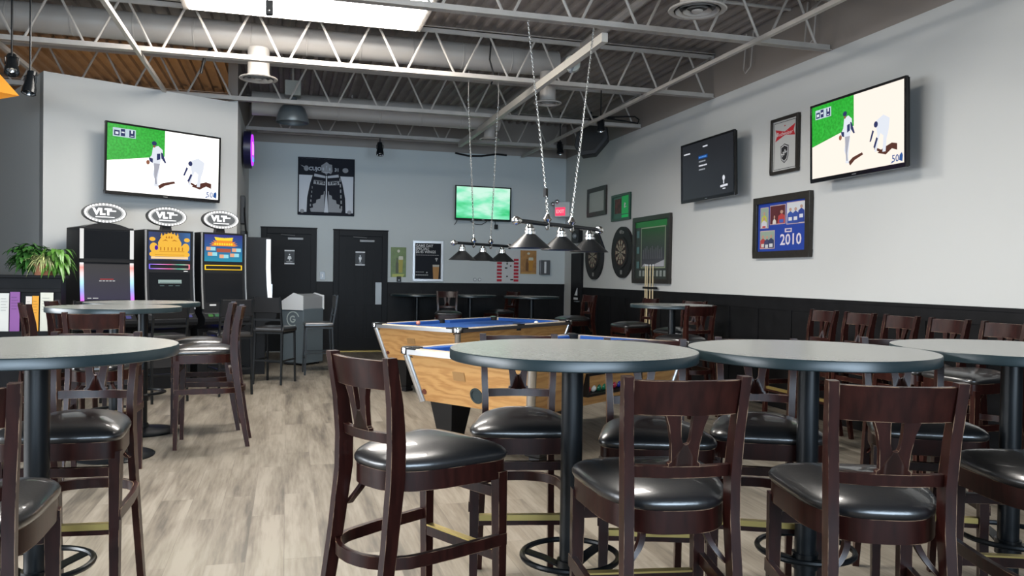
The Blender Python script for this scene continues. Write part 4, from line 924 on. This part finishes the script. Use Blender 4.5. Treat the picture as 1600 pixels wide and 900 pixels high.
# 2010 team frame
t, pic, P, y, W_, H_ = frame('framed_team_display', 'black framed blue display with four photos and white number 2010', 'framed picture', 8.11, 7.08, 1.64, 2.325, .075, BLACKWOODF, mat('royal_blue', (.015, .05, .33), .45), .05)
def photo(u0, u1, v0, v1, bgc, figs):
    poly('photo_border', P(rect(u0-.01, u1+.01, v0-.015, v1+.015)), mat('photo_rim', (.55, .40, .40), .5), pic, y)
    ph = poly('photo', P(rect(u0, u1, v0, v1)), mat('photo_%.2f' % u0, bgc, .4), pic, y-.0015)
    for i, (fu_, fv, sc_, c1, c2) in enumerate(figs):
        X = u0+(u1-u0)*fu_; Y_ = v0+(v1-v0)*fv; k = (u1-u0)*sc_
        for pts, cc in (([(X-k, Y_+.28), (X-k*.9, Y_+.05), (X, Y_), (X+k*.9, Y_+.05), (X+k, Y_+.28)], c1), ([(X-k*.55, Y_+.12), (X+k*.55, Y_+.12), (X+k*.55, Y_+.19), (X-k*.55, Y_+.19)], c2), (ellipse(X, Y_-.03, k*.4, .035, 10), (.5, .3, .22))):
            pts = [(min(max(a, u0), u1), min(max(b, v0), v1)) for a, b in pts]
            poly('photo_figure', P(pts), mat('fig%s' % str(cc), cc, .5), pic, y-.003-.0008*i-(.0004 if cc == c2 else 0))
photo(.06, .22, .09, .50, (.30, .38, .30), [(.5, .35, .35, (.55, .52, .05), (.6, .6, .6)), (.5, .62, .4, (.6, .6, .65), (.5, .05, .05))])
photo(.27, .58, .07, .44, (.10, .02, .025), [(.78, .45, .25, (.45, .05, .05), (.05, .1, .4)), (.3, .7, .12, (.7, .65, .6), (.5, .5, .5))])
photo(.62, .97, .05, .46, (.62, .64, .66), [(.2, .4, .18, (.03, .08, .35), (.7, .7, .7)), (.5, .4, .18, (.03, .07, .32), (.7, .7, .7)), (.82, .3, .18, (.02, .05, .28), (.65, .65, .7))])
photo(.06, .36, .58, .93, (.05, .06, .20), [(.2, .4, .22, (.4, .05, .05), (.6, .55, .5)), (.5, .45, .22, (.05, .05, .12), (.6, .6, .6)), (.8, .4, .22, (.03, .04, .10), (.65, .65, .65))])
mb = MB(); ringplate(mb, P(rect(.58, .72, .55, .63)), P(rect(.605, .70, .573, .607)), y-.002, y); mb.build('emblem', mat('emblem_pink', (.65, .55, .60), .5), pic, 0)
c = P([(.70, .785)])[0]; text_mb(MB(), '2010', c[0], c[1], .165, y-.002, sx=1.15, bold=.003).build('year_lettering', mat('year_white', (.72, .66, .72), .5), pic, 0)
# blank framed mirror, green hockey picture, tall framed jersey photo
frame('framed_certificate', 'small dark framed pale certificate high on the right wall near the corner', 'framed picture', 13.46, 12.59, 2.465, 2.965, .075, BLACKWOODF, mat('pale_glass', (.40, .42, .38), .15))
t, pic, P, y, W_, H_ = frame('framed_hockey_picture', 'small framed picture, half dark photo half bright green', 'framed picture', 12.34, 11.60, 2.32, 2.75, .04, mat('dark_green_frame', (.012, .05, .03), .35), mat('dark_teal_picture', (.02, .075, .055), .3))
poly('green_half', P(rect(.55, 1, 0, .82)), mat('bright_green', (.02, .62, .14), .5, emis=(.02, .6, .13), estr=.0), pic, y); poly('green_band', P(rect(.55, 1, .86, 1)), mat('bright_green2', (.01, .72, .16), .5), pic, y)
poly('photo', P(rect(.12, .52, .10, .78)), mat('red_black_photo', (.09, .015, .015), .5, noise=.9, nscale=14), pic, y); poly('white_mark', P([(.72, .3), (.80, .36), (.74, .48), (.86, .5), (.70, .56), (.70, .4)]), wt, pic, y-.0015)
t, pic, P, y, W_, H_ = frame('framed_stadium_photo', 'tall dark framed team photo with green top and row of small pictures', 'framed picture', 11.44, 10.20, 1.32, 2.32, .07, BLACKWOODF, None or mat('dark_mat_board', (.035, .045, .038), .4), .05)
poly('green_sky', P([(0, 0), (1, 0), (1, .12), (0, .10)]), mat('jersey_green', (.015, .20, .035), .4), pic, y)
poly('photo_rim', P(rect(.19, .93, .11, .82)), mat('photo_rim_grey', (.28, .33, .22), .4), pic, y-.001)
poly('photo', P(rect(.21, .91, .13, .80)), gradmat('stadium_photo', 'Z', [(0, (.10, .095, .11)), (1, (.012, .10, .02)), (.35, (.045, .05, .06)), (.75, (.045, .08, .045))], .0, -.3, .35), pic, y-.002)
bpy.data.materials['stadium_photo'].node_tree.links.new([n_ for n_ in bpy.data.materials['stadium_photo'].node_tree.nodes if n_.type == 'VALTORGB'][0].outputs[0], bpy.data.materials['stadium_photo'].node_tree.nodes['Principled BSDF'].inputs['Base Color'])
poly('photo_crowd', [P(rect(.26+.055*k, .285+.055*k, .50-.03*(k % 3), .66)) for k in range(11)], mat('crowd_grey', (.12, .12, .13), .5), pic, y-.0035)
poly('photo_ice', [P([(.23, .79), (.30, .74), (.55, .77), (.9, .68), (.9, .79)])], mat('ice_grey', (.45, .45, .48), .5), pic, y-.0035)
poly('small_pictures', [P(rect(.14+.105*k, .205+.105*k, .86, .96)) for k in range(8)], mat('small_pics', (.28, .31, .29), .5), pic, y-.001)
poly('side_pictures', [P(rect(.05, .13, a, a+.12)) for a in (.16, .44, .70)], mat('side_pics', (.10, .20, .20), .5), pic, y-.001)
# dartboards
def dartboard(Y, z, r, lab):
    t = thing('dartboard', lab, 'dartboard', (XR-.002, Y, z), R(-90), 'dartboards on the right wall')
    dk = mat('dart_black', (.010, .010, .011), .6)
    MB().prism(ellipse(0, 0, r, r, 48), -.045, 0, 'y').build('surround_ring', dk, t, 40)
    b = MB().prism(ellipse(0, 0, r*.62, r*.62, 40), -.06, -.045, 'y').build('sisal_board', mat('dart_face', (.018, .018, .017), .7), t, 40)
    mb = MB(); rr = r*.50
    for k in range(0, 20, 2):
        a0, a1 = 2*PI*(k-.5)/20, 2*PI*(k+.5)/20; mb.prism([(.02*math.cos(a0), .02*math.sin(a0)), (rr*math.cos(a0), rr*math.sin(a0)), (rr*math.cos(a1), rr*math.sin(a1)), (.02*math.cos(a1), .02*math.sin(a1))], -.062, -.06, 'y')
    mb.build('cream_segments', mat('dart_cream', (.34, .30, .22), .7), b, 0)
    mb = MB()
    for q in (.28, .47): 
        for k in range(20): a0, a1 = 2*PI*(k-.45)/20, 2*PI*(k+.45)/20; mb.prism([(r*q*math.cos(a0), r*q*math.sin(a0)), (r*(q+.035)*math.cos(a0), r*(q+.035)*math.sin(a0)), (r*(q+.035)*math.cos(a1), r*(q+.035)*math.sin(a1)), (r*q*math.cos(a1), r*q*math.sin(a1))], -.0635, -.062, 'y')
    mb.build('score_bands', mat('dart_bands', (.10, .035, .03), .6), b, 0)
    mb = MB(); mb.prism(ellipse(-.02, r*.80, .07, .03, 14), -.047, -.045, 'y'); mb.prism(ellipse(.05, r*.77, .05, .022, 12), -.047, -.045, 'y'); mb.prism(rect(-.035, .035, -r*.86, -r*.70), -.047, -.045, 'y'); mb.build('surround_marks', mat('dart_marks', (.22, .22, .21), .6), t, 0)
dartboard(11.865, 1.805, .41, 'black dartboard beside the tall framed picture, fully visible')
dartboard(13.08, 1.76, .40, 'black dartboard partly hidden behind the pendant lamp shade')
# exit sign
t = thing('exit_sign', 'white exit sign box with glowing red face in the back right corner', 'exit sign', (XR-.16, 14.42, 2.66), R(-52))
MB().box(-.16, .16, -.03, .03, -.12, .16).build('sign_housing', WHITE, t, 0, .006); f = MB().box(-.14, .08, -.034, -.03, -.10, .06).build('red_face', emat('exit_red', (1, .07, .16), 1.1), t, 0)
text_mb(MB(), 'EXIT', -.03, -.02, .09, -.036, bold=.002).build('lettering', emat('exit_letters', (1, .45, .5), 1.1), f, 0)
MB().ball((-.20, -.03, .13), .045, 14).ball((-.09, -.05, .17), .045, 14).tube([(-.2, 0, .10), (-.05, 0, .12)], .012).build('emergency_lamps', SILVER, t)
t = thing('emergency_light', 'black emergency light box above the narrow dark door', 'emergency light', (XR, 13.9, 2.17), R(-90))
MB().box(-.17, .17, -.10, 0, -.14, .14).build('housing', BLACKP, t, 0, .008); MB().ball((.06, -.11, -.02), .05, 14, sz=1).build('lamp_lens', GREY, t)
# speaker
t = thing('loudspeaker', 'black angular loudspeaker hung high in the back right corner', 'loudspeaker', (4.72, 12.2, 3.60), R(-25), None, 0)
MB().prism([(-.24, -.10), (-.20, .12), (.06, .27), (.28, .22), (.30, .02), (.10, -.22), (-.12, -.25)], -.18, .18, 'y').build('speaker_cabinet', mat('speaker_black', (.008, .008, .009), .55), t, 0, .01)
MB().prism([(-.19, -.08), (-.15, .09), (.05, .21), (.22, .17), (.23, .02), (.08, -.16), (-.09, -.18)], -.188, -.18, 'y').build('speaker_grille', mat('grille', (.02, .02, .02), .8), t, 0)
MB().tube([(0, .1, .2), (0, .1, .5)], .02).tube([(0, .1, .42), (.38, .22, .42)], .018).build('speaker_bracket', BLACKM, t)
def spot(lab, loc, rz, tilt, grp='black spotlights under the roof', chrome=True, rod=.3):
    t = thing('spotlight', lab, 'spotlight', loc, rz, grp, 0)
    MB().tube([(0, 0, .08), (0, 0, .08+rod)], .009).build('stem', BLACKM, t)
    mb = MB(); mb.tube([(-.052, 0, 0), (-.055, 0, .07), (0, 0, .09), (.055, 0, .07), (.052, 0, 0)], .007, 6); mb.build('yoke', BLACKM, t)
    Tt = Tm((0, 0, 0), 0, tilt); h_ = MB().lathe([(.02, .13), (.042, .12), (.045, .02), (.062, -.06), (.064, -.10), (.058, -.10), (.04, -.05)], 24, T=Tt, cap=False).build('lamp_head', BLACKM, t)
    MB().lathe([(.056, -.095), (.045, -.06), (.015, -.035), (.0001, -.03)], 20, T=Tt, cap=False).build('reflector', CHROME, h_)
spot('black spotlight over the back wall, right of the framed goalie poster', (1.49, 13.6, 3.50), 0, R(-20), rod=.12)
spot('black spotlight near the back right corner beside the chains', (4.62, 13.4, 3.66), 0, R(-15), rod=.56)
spot('black spotlight with chrome reflector above the loudspeaker', (4.5, 11.2, 3.68), 0, R(-10), rod=.55)
spot('upper one of two spotlights in the upper left corner', (-2.52, 8.6, 3.33), .3, R(-35), rod=.9)
spot('lower chrome spotlight in the upper left corner', (-2.37, 8.62, 3.17), -.3, R(-15), rod=1.06)
bar('speaker_wire', [(4.6, 11.2, 3.80), (4.9, 11.2, 3.83), (5.05, 11.2, 3.84), (5.12, 11.2, 3.80), (5.1, 11.2, 3.74), (4.9, 11.2, 3.76), (4.6, 11.2, 3.78)], .012, BLACKP, 'black cable loop beside the spotlight above the loudspeaker', 'cable')
bar('hanging_cable', [(3.0, 14.685, 3.68), (3.25, 14.685, 3.64), (3.5, 14.685, 3.65), (3.8, 14.685, 3.70), (4.0, 14.685, 3.69)], .018, BLACKP, 'black cable lying along the top of the back wall above the green television', 'cable')
bar('hanging_cable', [(-.98, 9.95, 3.70), (-.94, 9.95, 3.90), (-.80, 9.95, 4.1), (-.78, 9.95, 4.28)], .016, BLACKP, 'black cable bundle hanging from the roof above the left television', 'cable')
bar('hanging_cable', [(2.30, 9.2, 3.66), (2.34, 9.2, 3.75), (2.28, 9.2, 3.95), (2.3, 9.2, 4.24)], .010, BLACKP, 'thin black cable hanging from the joist above the far pendant lamp', 'cable')
for k, (Y0, Y1, zz) in enumerate(((7.05, 7.2, 4.0), (8.2, 8.35, 3.95), (5.7, 5.5, 4.05))):
    bar('wall_bracket', [(5.17, Y0, 4.28), (5.14, Y0, 3.86), (5.12, (Y0+Y1)/2, 3.80), (5.14, Y1, 3.86), (5.17, Y1, 4.28)], .008, STEEL if k != 2 else BLACKP, 'thin wire loop at the top of the right wall, ' + ('above the hockey shield picture', 'above the dark menu television', 'above the baseball television')[k], 'bracket')
# high bay lamp, beam disc, sensor
t = thing('high_bay_lamp', 'grey dome high bay lamp hanging above the restroom doors', 'pendant lamp', (.06, 11.75, 3.52))
MB().lathe([(.225, 0), (.228, .01), (.21, .10), (.17, .20), (.10, .275), (.06, .29), (.05, .36), (.0, .36)][:-1], 36, cap=False).lathe([(.2, .02), (.14, .2), (.001, .25)], 30, cap=False).build('dome_reflector', mat('dome_grey', (.13, .15, .16), .35, .4), t)
MB().box(-.11, .11, -.10, .10, .37, .58).build('ballast_box', mat('ballast', (.35, .35, .31), .5), t, 0, .01); MB().tube([(0, 0, .56), (0, 0, .78)], .015).build('hanging_stem', STEEL, t)
t = thing('junction_disc', 'round pale junction box fixed to the cream ceiling beam', 'junction box', (2.90, 8.05, 3.66), R(-20))
MB().prism(ellipse(0, 0, .085, .085, 24), -.04, .03, 'y').build('round_plate', mat('disc_cream', (.42, .42, .37), .5), t, 40); MB().tube([(0, -.04, -.03), (-.02, -.06, -.10)], .02).build('cable_gland', GREY, t)
t = thing('motion_sensor', 'small dark sensor hanging in front of the bright ceiling light panel', 'sensor', (-.16, 7.05, 3.66)); MB().box(-.03, .03, -.03, .03, -.10, .02).build('sensor_body', BLACKP, t, 0, .008); MB().ball((0, -.03, -.07), .014, 12).build('sensor_lens', CHROME, t)
# neon sign on the corridor wall
t = thing('neon_sign', 'purple and blue glowing oval sign on the corridor wall', 'neon sign', (-.62, 12.55, 3.22), R(90))
MB().prism(ellipse(0, 0, .42, .27, 32), -.10, 0, 'y').build('sign_back', mat('neon_back', (.01, .01, .05), .4), t, 40)
Tn = lambda a, b, n=26: [(q[0], -.112, q[1]) for q in ellipse(0, 0, a, b, n)]
MB().tube(Tn(.36, .22), .010, 6, True).build('purple_tube', emat('neon_purple', (.35, .03, .9), 2.2), t); MB().tube([(-.2, -.112, -.05), (-.1, -.112, .1), (0, -.112, -.05), (.1, -.112, .1), (.2, -.112, -.04)], .013, 6).build('pink_tube', emat('neon_pink', (.9, .25, .7), 1.8), t)
MB().tube([(-.22, -.112, -.13), (.22, -.112, -.13)], .018, 6).build('blue_tube', emat('neon_blue', (.03, .35, 1), 1.8), t)
t = thing('wall_device', 'dark box with cables on the corridor wall beside the slot machines', 'electrical box', (-.648, 12.3, 2.15), R(90))
MB().box(-.2, .1, -.06, 0, -.05, .35).box(-.1, .18, -.09, 0, -.35, -.15).build('device_boxes', BLACKP, t, 0, .006); MB().tube([(-.1, -.05, .3), (-.25, -.06, .1), (-.15, -.08, -.2), (.1, -.09, -.3), (.3, -.06, -.42)], .012).build('device_cables', BLACKP, t)

# ================================================================== THINGS ON THE BACK WALL
def backpanel(name, lab, cat, x0, x1, z0, z1, bw, fm, face, depth=.03):
    t = thing(name, lab, cat, ((x0+x1)/2, YB-.001, (z0+z1)/2), 0); a, b = (x1-x0)/2, (z1-z0)/2
    if bw:
        mb = MB(); mb.box(-a, a, -depth, 0, b-bw, b).box(-a, a, -depth, 0, -b, -b+bw).box(-a, -a+bw, -depth, 0, -b+bw, b-bw).box(a-bw, a, -depth, 0, -b+bw, b-bw); mb.build('frame_moulding', fm, t, 0, .003)
    pic = MB().box(-a+bw*.8, a-bw*.8, -depth*.6, -.003, -b+bw*.8, b-bw*.8).build('picture', face, t, 0)
    P = lambda pts: [(-a+bw+(2*a-2*bw)*q[0], b-bw-(2*b-2*bw)*q[1]) for q in pts]
    return t, pic, P, -depth*.6-.001
navy = mat('poster_navy', (.010, .012, .020), .6, spec=.15); pale = mat('poster_pale', (.42, .45, .50), .5); mid = mat('poster_mid', (.24, .25, .27), .5)
t, pic, P, y = backpanel('goalie_poster', 'large framed dark poster of white goalie pads above the restroom doors', 'framed poster', .175, 1.16, 2.435, 3.46, .02, navy, mat('poster_grey', (.62, .65, .70), .6, spec=.15))
poly('dark_header', P([(0, 0), (1, 0), (1, .30), (0, .30)]), navy, pic, y); poly('dark_footer', P(rect(0, 1, .965, 1)), navy, pic, y)
lp = [(.26, .26), (.49, .30), (.49, .62), (.46, .97), (.14, .97), (.15, .70), (.20, .45)]
poly('goalie_pads', [P(lp), P([(1-a, b) for a, b in lp])], navy, pic, y-.0015)
lo_ = [(.47, .58), (.455, .58), (.45, .64), (.40, .66), (.39, .72), (.32, .74), (.31, .80), (.25, .82), (.26, .88), (.20, .90), (.22, .96), (.46, .96)]
poly('pad_fronts', [P(lo_), P([(1-a, b) for a, b in lo_])], mid, pic, y-.003)
tp_ = [(.28, .27), (.48, .305), (.48, .345), (.27, .32)]
poly('pad_tops', [P(tp_), P([(1-a, b) for a, b in tp_])], pale, pic, y-.003)
st_ = [(.27, .385), (.475, .40), (.475, .475), (.26, .455)]
poly('pad_labels', [P(st_), P([(1-a, b) for a, b in st_])], mat('label_grey', (.30, .31, .33), .5), pic, y-.003)
for xx in (.375, .625): c = P([(xx, .43)])[0]; text_mb(MB(), 'TPS', c[0], c[1], .075, y-.0045, sx=1.5, bold=.002).build('pad_lettering', navy, pic, 0)
c = P([(.29, .185)])[0]; mb = MB(); text_mb(mb, 'CUJO', c[0], c[1], .088, y-.002, sx=1.0, bold=.003); c = P([(.69, .19)])[0]; text_mb(mb, '31', c[0], c[1], .082, y-.002, bold=.003); mb.build('poster_lettering', pale, pic, 0)
poly('goalie_mask', [P([(.40, .12), (.46, .08), (.5, .05), (.55, .09), (.60, .10), (.61, .22), (.58, .27), (.53, .24), (.5, .29), (.46, .25), (.41, .24)])], mid, pic, y-.002)
poly('mask_marks', [P(ellipse(.44, .18, .015, .03, 8)), P(ellipse(.56, .18, .015, .03, 8)), P([(.49, .12), (.51, .12), (.5, .2)]), P(rect(.44, .56, .235, .25))], pale, pic, y-.0035)
poly('corner_emblems', [P(ellipse(.13, .18, .045, .05, 14)), P([(.02, .12), (.10, .15), (.10, .18)]), P(ellipse(.85, .19, .055, .045, 14)), P(ellipse(.06, .95, .04, .035, 12)), P(ellipse(.93, .95, .04, .035, 12))], mid, pic, y-.002)
poly('pad_side_marks', [P(rect(.22+.01*(5-k)*.3-.03*k/5, .245-.03*k/5, .50+.08*k, .54+.08*k)) for k in range(5)] + [P(rect(.74+.03*k/5, .765+.03*k/5, .34+.1*k, .40+.1*k)) for k in range(6)], mid, pic, y-.003)
# wings board
t, pic, P, y = backpanel('menu_board', 'silver framed dark board advertising game day wings with a beer glass', 'poster board', 2.23, 2.80, 1.28, 2.03, .045, SILVER, mat('board_dark', (.014, .016, .022), .6, spec=.15))
mb = MB()
for i, s in enumerate(('GAME DAY', 'SPECIAL!', '$0.45 WINGS')): c = P([(.02, .075+.085*i)])[0]; text_mb(mb, s, c[0], c[1], .070, y-.001, align='LEFT', sx=.92, bold=.0015)
mb.build('headline', mat('board_letter', (.62, .62, .62), .5), pic, 0)
poly('small_print', [P(rect(.03+.09*k, .105+.09*k, .325, .34)) for k in range(10)] + [P(rect(.03+.08*k, .10+.08*k, .80, .815)) for k in range(4)] + [P(rect(.03+.07*k, .09+.07*k, .88, .90)) for k in range(7)] + [P(ellipse(.46, .82, .03, .02, 10)), P(ellipse(.83, .43, .06, .025, 10)), P(rect(.81, .85, .45, .50))], mat('board_small', (.4, .4, .4), .5), pic, y)
gl = poly('beer_glass', P([(.68, .60), (.94, .60), (.91, 1), (.71, 1)]), mat('beer_amber', (.42, .20, .04), .4), pic, y); poly('beer_foam', P([(.68, .60), (.94, .60), (.935, .66), (.685, .66)]), mat('beer_foam', (.45, .42, .36), .5), pic, y-.0015)
# two beer tin signs
def tin(x0, x1, z0, z1, lab, c0, c1, c2, extra):
    t = thing('tin_sign', lab, 'tin sign', ((x0+x1)/2, YB-.001, (z0+z1)/2), 0); a, b = (x1-x0)/2, (z1-z0)/2
    pic = MB().box(-a, a, -.012, 0, -b, b).build('sign_panel', mat('tin'+lab[:6], c0, .4, noise=.2, nscale=14), t, 0, .003); P = lambda pts: [(-a+2*a*q[0], b-2*b*q[1]) for q in pts]; y = -.013
    poly('sign_shapes', [P(q) for q in extra], mat('tin1'+lab[:6], c1, .4), pic, y)
    poly('bottle_picture', [P([(.32, .88), (.32, .55), (.37, .48), (.37, .36), (.45, .36), (.45, .48), (.50, .55), (.50, .88)])], mat('tin2'+lab[:6], c2, .4), pic, y-.0015)
    poly('glass_picture', [P([(.52, .86), (.50, .36), (.80, .36), (.76, .86)])], mat('tin3'+lab[:6], (c1[0]*.9, c1[1]*.7, c1[2]*.3), .4), pic, y-.0015); poly('foam', [P([(.50, .36), (.52, .30), (.78, .30), (.80, .36), (.79, .42), (.51, .42)])], mat('tin4', (.6, .58, .45), .4), pic, y-.003)
    poly('round_badge', [P(ellipse(.5, .13, .09, .05, 14))], mat('tin4', (.6, .58, .45), .4), pic, y-.001)
tin(1.83, 2.11, 1.355, 1.90, 'green beer advertising sign right of the restroom doors', (.14, .21, .055), (.42, .45, .08), (.05, .06, .015), [[(.1, .9), (.9, .9), (.8, 1), (.1, 1)]])
tin(4.30, 4.62, 1.445, 1.895, 'orange brown beer advertising sign right of the dart score board', (.40, .20, .06), (.55, .33, .10), (.16, .07, .02), [[(.05, .95), (.95, .95), (.95, 1), (.05, 1)]])
t = thing('paper_dispenser', 'small silver dispenser on the back wall near the corner', 'dispenser', (4.775, YB, 1.575)); MB().box(-.10, .10, -.09, 0, -.14, .14).build('dispenser_body', mat('dispenser', (.16, .16, .17), .3, .6), t, 0, .008); MB().box(-.02, .02, -.094, -.09, -.11, .11).build('bright_slot', WHITE, t, 0)
t = thing('dart_score_board', 'white dart score board with red columns on the back wall', 'score board', (4.05, YB, 1.58)); MB().box(-.23, .23, -.02, 0, -.31, .31).build('board', mat('scoreboard_white', (.60, .60, .60), .3), t, 0, .003)
poly('red_cells', [rect(a, a+.095, -.285+.065*k, -.24+.065*k) for k in range(7) for a in (-.215, .115)], mat('score_red', (.45, .01, .03), .4), t, -.021)
poly('black_marks', [rect(a, a+.03, b, b+.025) for a, b in ((-.03, .08), (-.03, .04), (.04, .0), (-.03, -.2), (.05, -.26), (.08, -.26), (-.06, -.04), (-.04, -.04))], BLACKP, t, -.021)
t = thing('light_switch', 'small metal switch plate between the restroom doors', 'switch', (.615, YB, 1.36)); MB().box(-.045, .045, -.012, 0, -.075, .075).build('plate', GREY, t, 0, .003); MB().box(-.012, .012, -.024, -.012, -.03, .03).build('toggle', WHITE, t, 0)
t = thing('thermostat_box', 'small black box under the green beer sign', 'control box', (1.98, YB, 1.315)); MB().box(-.04, .04, -.035, 0, -.05, .05).build('box_body', BLACKP, t, 0, .004); MB().box(-.012, .012, -.037, -.035, -.03, .0).build('indicator', GREY, t, 0)
for k, x in enumerate((3.41, 3.50)):
    t = thing('round_wall_knob', '%s one of two small round knobs low on the back wall' % ('left', 'right')[k], 'wall knob', (x, YB, 1.325), 0, 'round wall knobs'); MB().prism(ellipse(0, 0, .032, .032, 20), -.02, 0, 'y').build('knob_ring', GREY, t, 40); MB().prism(ellipse(0, 0, .020, .020, 20), -.028, -.02, 'y').build('knob_centre', WHITE, t, 40)

# ================================================================== LEFT CORNER: HALF WALL, PLANTER, LEAFLETS
struct(MB().box(-5.0, -2.29, 9.42, 9.62, 0, 1.31).box(-5.02, -2.27, 9.40, 9.64, 1.31, 1.34).box(-5.0, -2.29, 9.40, 9.42, 1.16, 1.2), 'trim_5', DARKPANEL, smooth=0, bevel=.004)
def leaf(mb, base, dirv, ln, wd, droop, n=5):
    d_ = Vector(dirv).normalized(); side = d_.cross(Vector((0, 0, 1))).normalized(); p = Vector(base); L_, R_ = [], []; mid_ = []
    for i in range(n+1):
        q = i/n; wq = wd*math.sin(PI*(.12+.88*q)) if q < 1 else .0008
        pos = p + d_*ln*q + Vector((0, 0, -droop*q*q*ln)); L_.append(pos+side*wq); R_.append(pos-side*wq); mid_.append(pos+Vector((0, 0, -wd*.25)))
    vs = L_+mid_+R_; m = n+1; fs = []
    for i in range(n): fs += [(i, i+1, m+i+1, m+i), (m+i, m+i+1, 2*m+i+1, 2*m+i)]
    mb.add([tuple(v) for v in vs], fs)
def leafmat(name, c0, c1):
    m = mat(name, c0, .35, spec=.5, noise=.45, nscale=9); return m
t = thing('potted_plant', 'leafy green and pale striped plants in a terracotta bowl on the half wall', 'plant', (-2.47, 9.50, 1.34)); rnd = random.Random(11)
MB().lathe([(.08, 0), (.09, .0), (.125, .10), (.132, .105), (.132, .125), (.118, .125), (.115, .10)], 28, cap=False).lathe([(.001, .10), (.12, .102)], 20, cap=False).lathe([(.001, .001), (.09, .001)], 20, cap=False).build('pot', mat('terracotta', (.42, .17, .09), .7), t)
g = MB()
for i in range(330):
    a = rnd.uniform(0, 2*PI); r0 = rnd.uniform(.0, .17); x = -.14 + r0*math.cos(a); y = .02 + r0*.7*math.sin(a); z0 = .20 + rnd.uniform(-.13, .13)*(1.15-r0*3)
    leaf(g, (x, y, z0), (math.cos(a+rnd.uniform(-.6, .6)), math.sin(a+rnd.uniform(-.6, .6)), rnd.uniform(-.3, .7)), rnd.uniform(.06, .10), rnd.uniform(.016, .027), rnd.uniform(.3, 1.3))
g.build('dark_foliage', mat('leaf_dark', (.035, .12, .022), .38, noise=.6, nscale=9), t, 60)
g = MB()
for i in range(150):
    a = rnd.uniform(0, 2*PI); leaf(g, (.02+.03*math.cos(a), -.05+.03*math.sin(a), .15), (math.cos(a), math.sin(a)-.15, rnd.uniform(.6, 2.6)), rnd.uniform(.14, .24), rnd.uniform(.007, .0115), rnd.uniform(.4, 1.5), 8)
g.build('striped_foliage', mat('leaf_pale', (.36, .40, .17), .42, noise=.45, nscale=18), t, 60)
g = MB()
for i in range(170):
    a = rnd.uniform(0, 2*PI); r0 = rnd.uniform(.0, .10); leaf(g, (.12+r0*1.2*math.cos(a), .0+r0*math.sin(a), .20+rnd.uniform(-.12, .09)), (math.cos(a)+.2, math.sin(a)-.3, rnd.uniform(-.3, .9)), rnd.uniform(.07, .13), rnd.uniform(.016, .026), rnd.uniform(.8, 1.9), 5)
g.build('trailing_foliage', mat('leaf_mid', (.08, .21, .03), .38, noise=.55, nscale=9), t, 60)
t = thing('leaflet_rack', 'dark shelf ledge holding leaflets on the front of the half wall', 'leaflet rack', (-2.62, 9.40, 0)); MB().box(-.30, .28, -.09, 0, .69, .71).box(-.30, .28, -.09, -.08, .71, .76).build('ledge', DARKPANEL, t, 0)
for k, (x0, x1, z1, cc, nm) in enumerate(((-2.85, -2.765, 1.15, (.70, .70, .66), 'white leaflet standing leftmost on the rack'), (-2.755, -2.665, 1.165, (.26, .09, .32), 'purple leaflet standing on the rack'), (-2.61, -2.555, 1.12, (.72, .66, .60), 'narrow cream leaflet standing beside the orange one'),
      (-2.55, -2.49, 1.125, (.80, .36, .02), 'orange leaflet standing on the rack'), (-2.475, -2.355, 1.16, (.70, .70, .60), 'wide white leaflet standing at the right end of the rack'))):
    o = thing('leaflet', nm, 'leaflet', ((x0+x1)/2, 9.365, .712), 0, 'leaflets on the rack', R(-3)); hw = (x1-x0)/2
    MB().box(-hw, hw, -.006, .0, 0, z1-.712).build('cover', mat('leaflet_%d' % k, cc, .5), o, 0)
    poly('printed_lines', [rect(-hw*.7, hw*(.7 if q % 2 else .4), z1-.712-.06-.03*q, z1-.712-.053-.03*q) for q in range(5)], mat('print_%d' % k, tuple(c_*.65 for c_ in cc), .5), o, -.007)
# small orange shade at the left edge
t = thing('orange_lampshade', 'orange glowing lampshade cut by the upper left picture edge', 'lamp', (-2.87, 9.1, 3.14)); MB().lathe([(.27, 0), (.10, .20), (.098, .20), (.262, .0)], 4, cap=False).build('shade', mat('orange_shade', (.65, .28, .03), .5, emis=(.9, .34, .03), estr=.35), t, 0); MB().tube([(0, 0, .2), (0, 0, .55)], .008).lathe([(.03, .10), (.03, .2), (.10, .2)], 12).build('shade_stem', BLACKM, t)

for o in bpy.data.objects:                                           # categories for the copied things
    if o.parent is None and o.type in ('EMPTY', 'MESH') and not o.get('category') and o.get('label'):
        o['category'] = {'bar_': 'bar chair', 'meta': 'bar stool', 'roun': 'table', 'pool': 'pool table'}.get(o.name[:4], o.name.split('.')[0].replace('_', ' '))
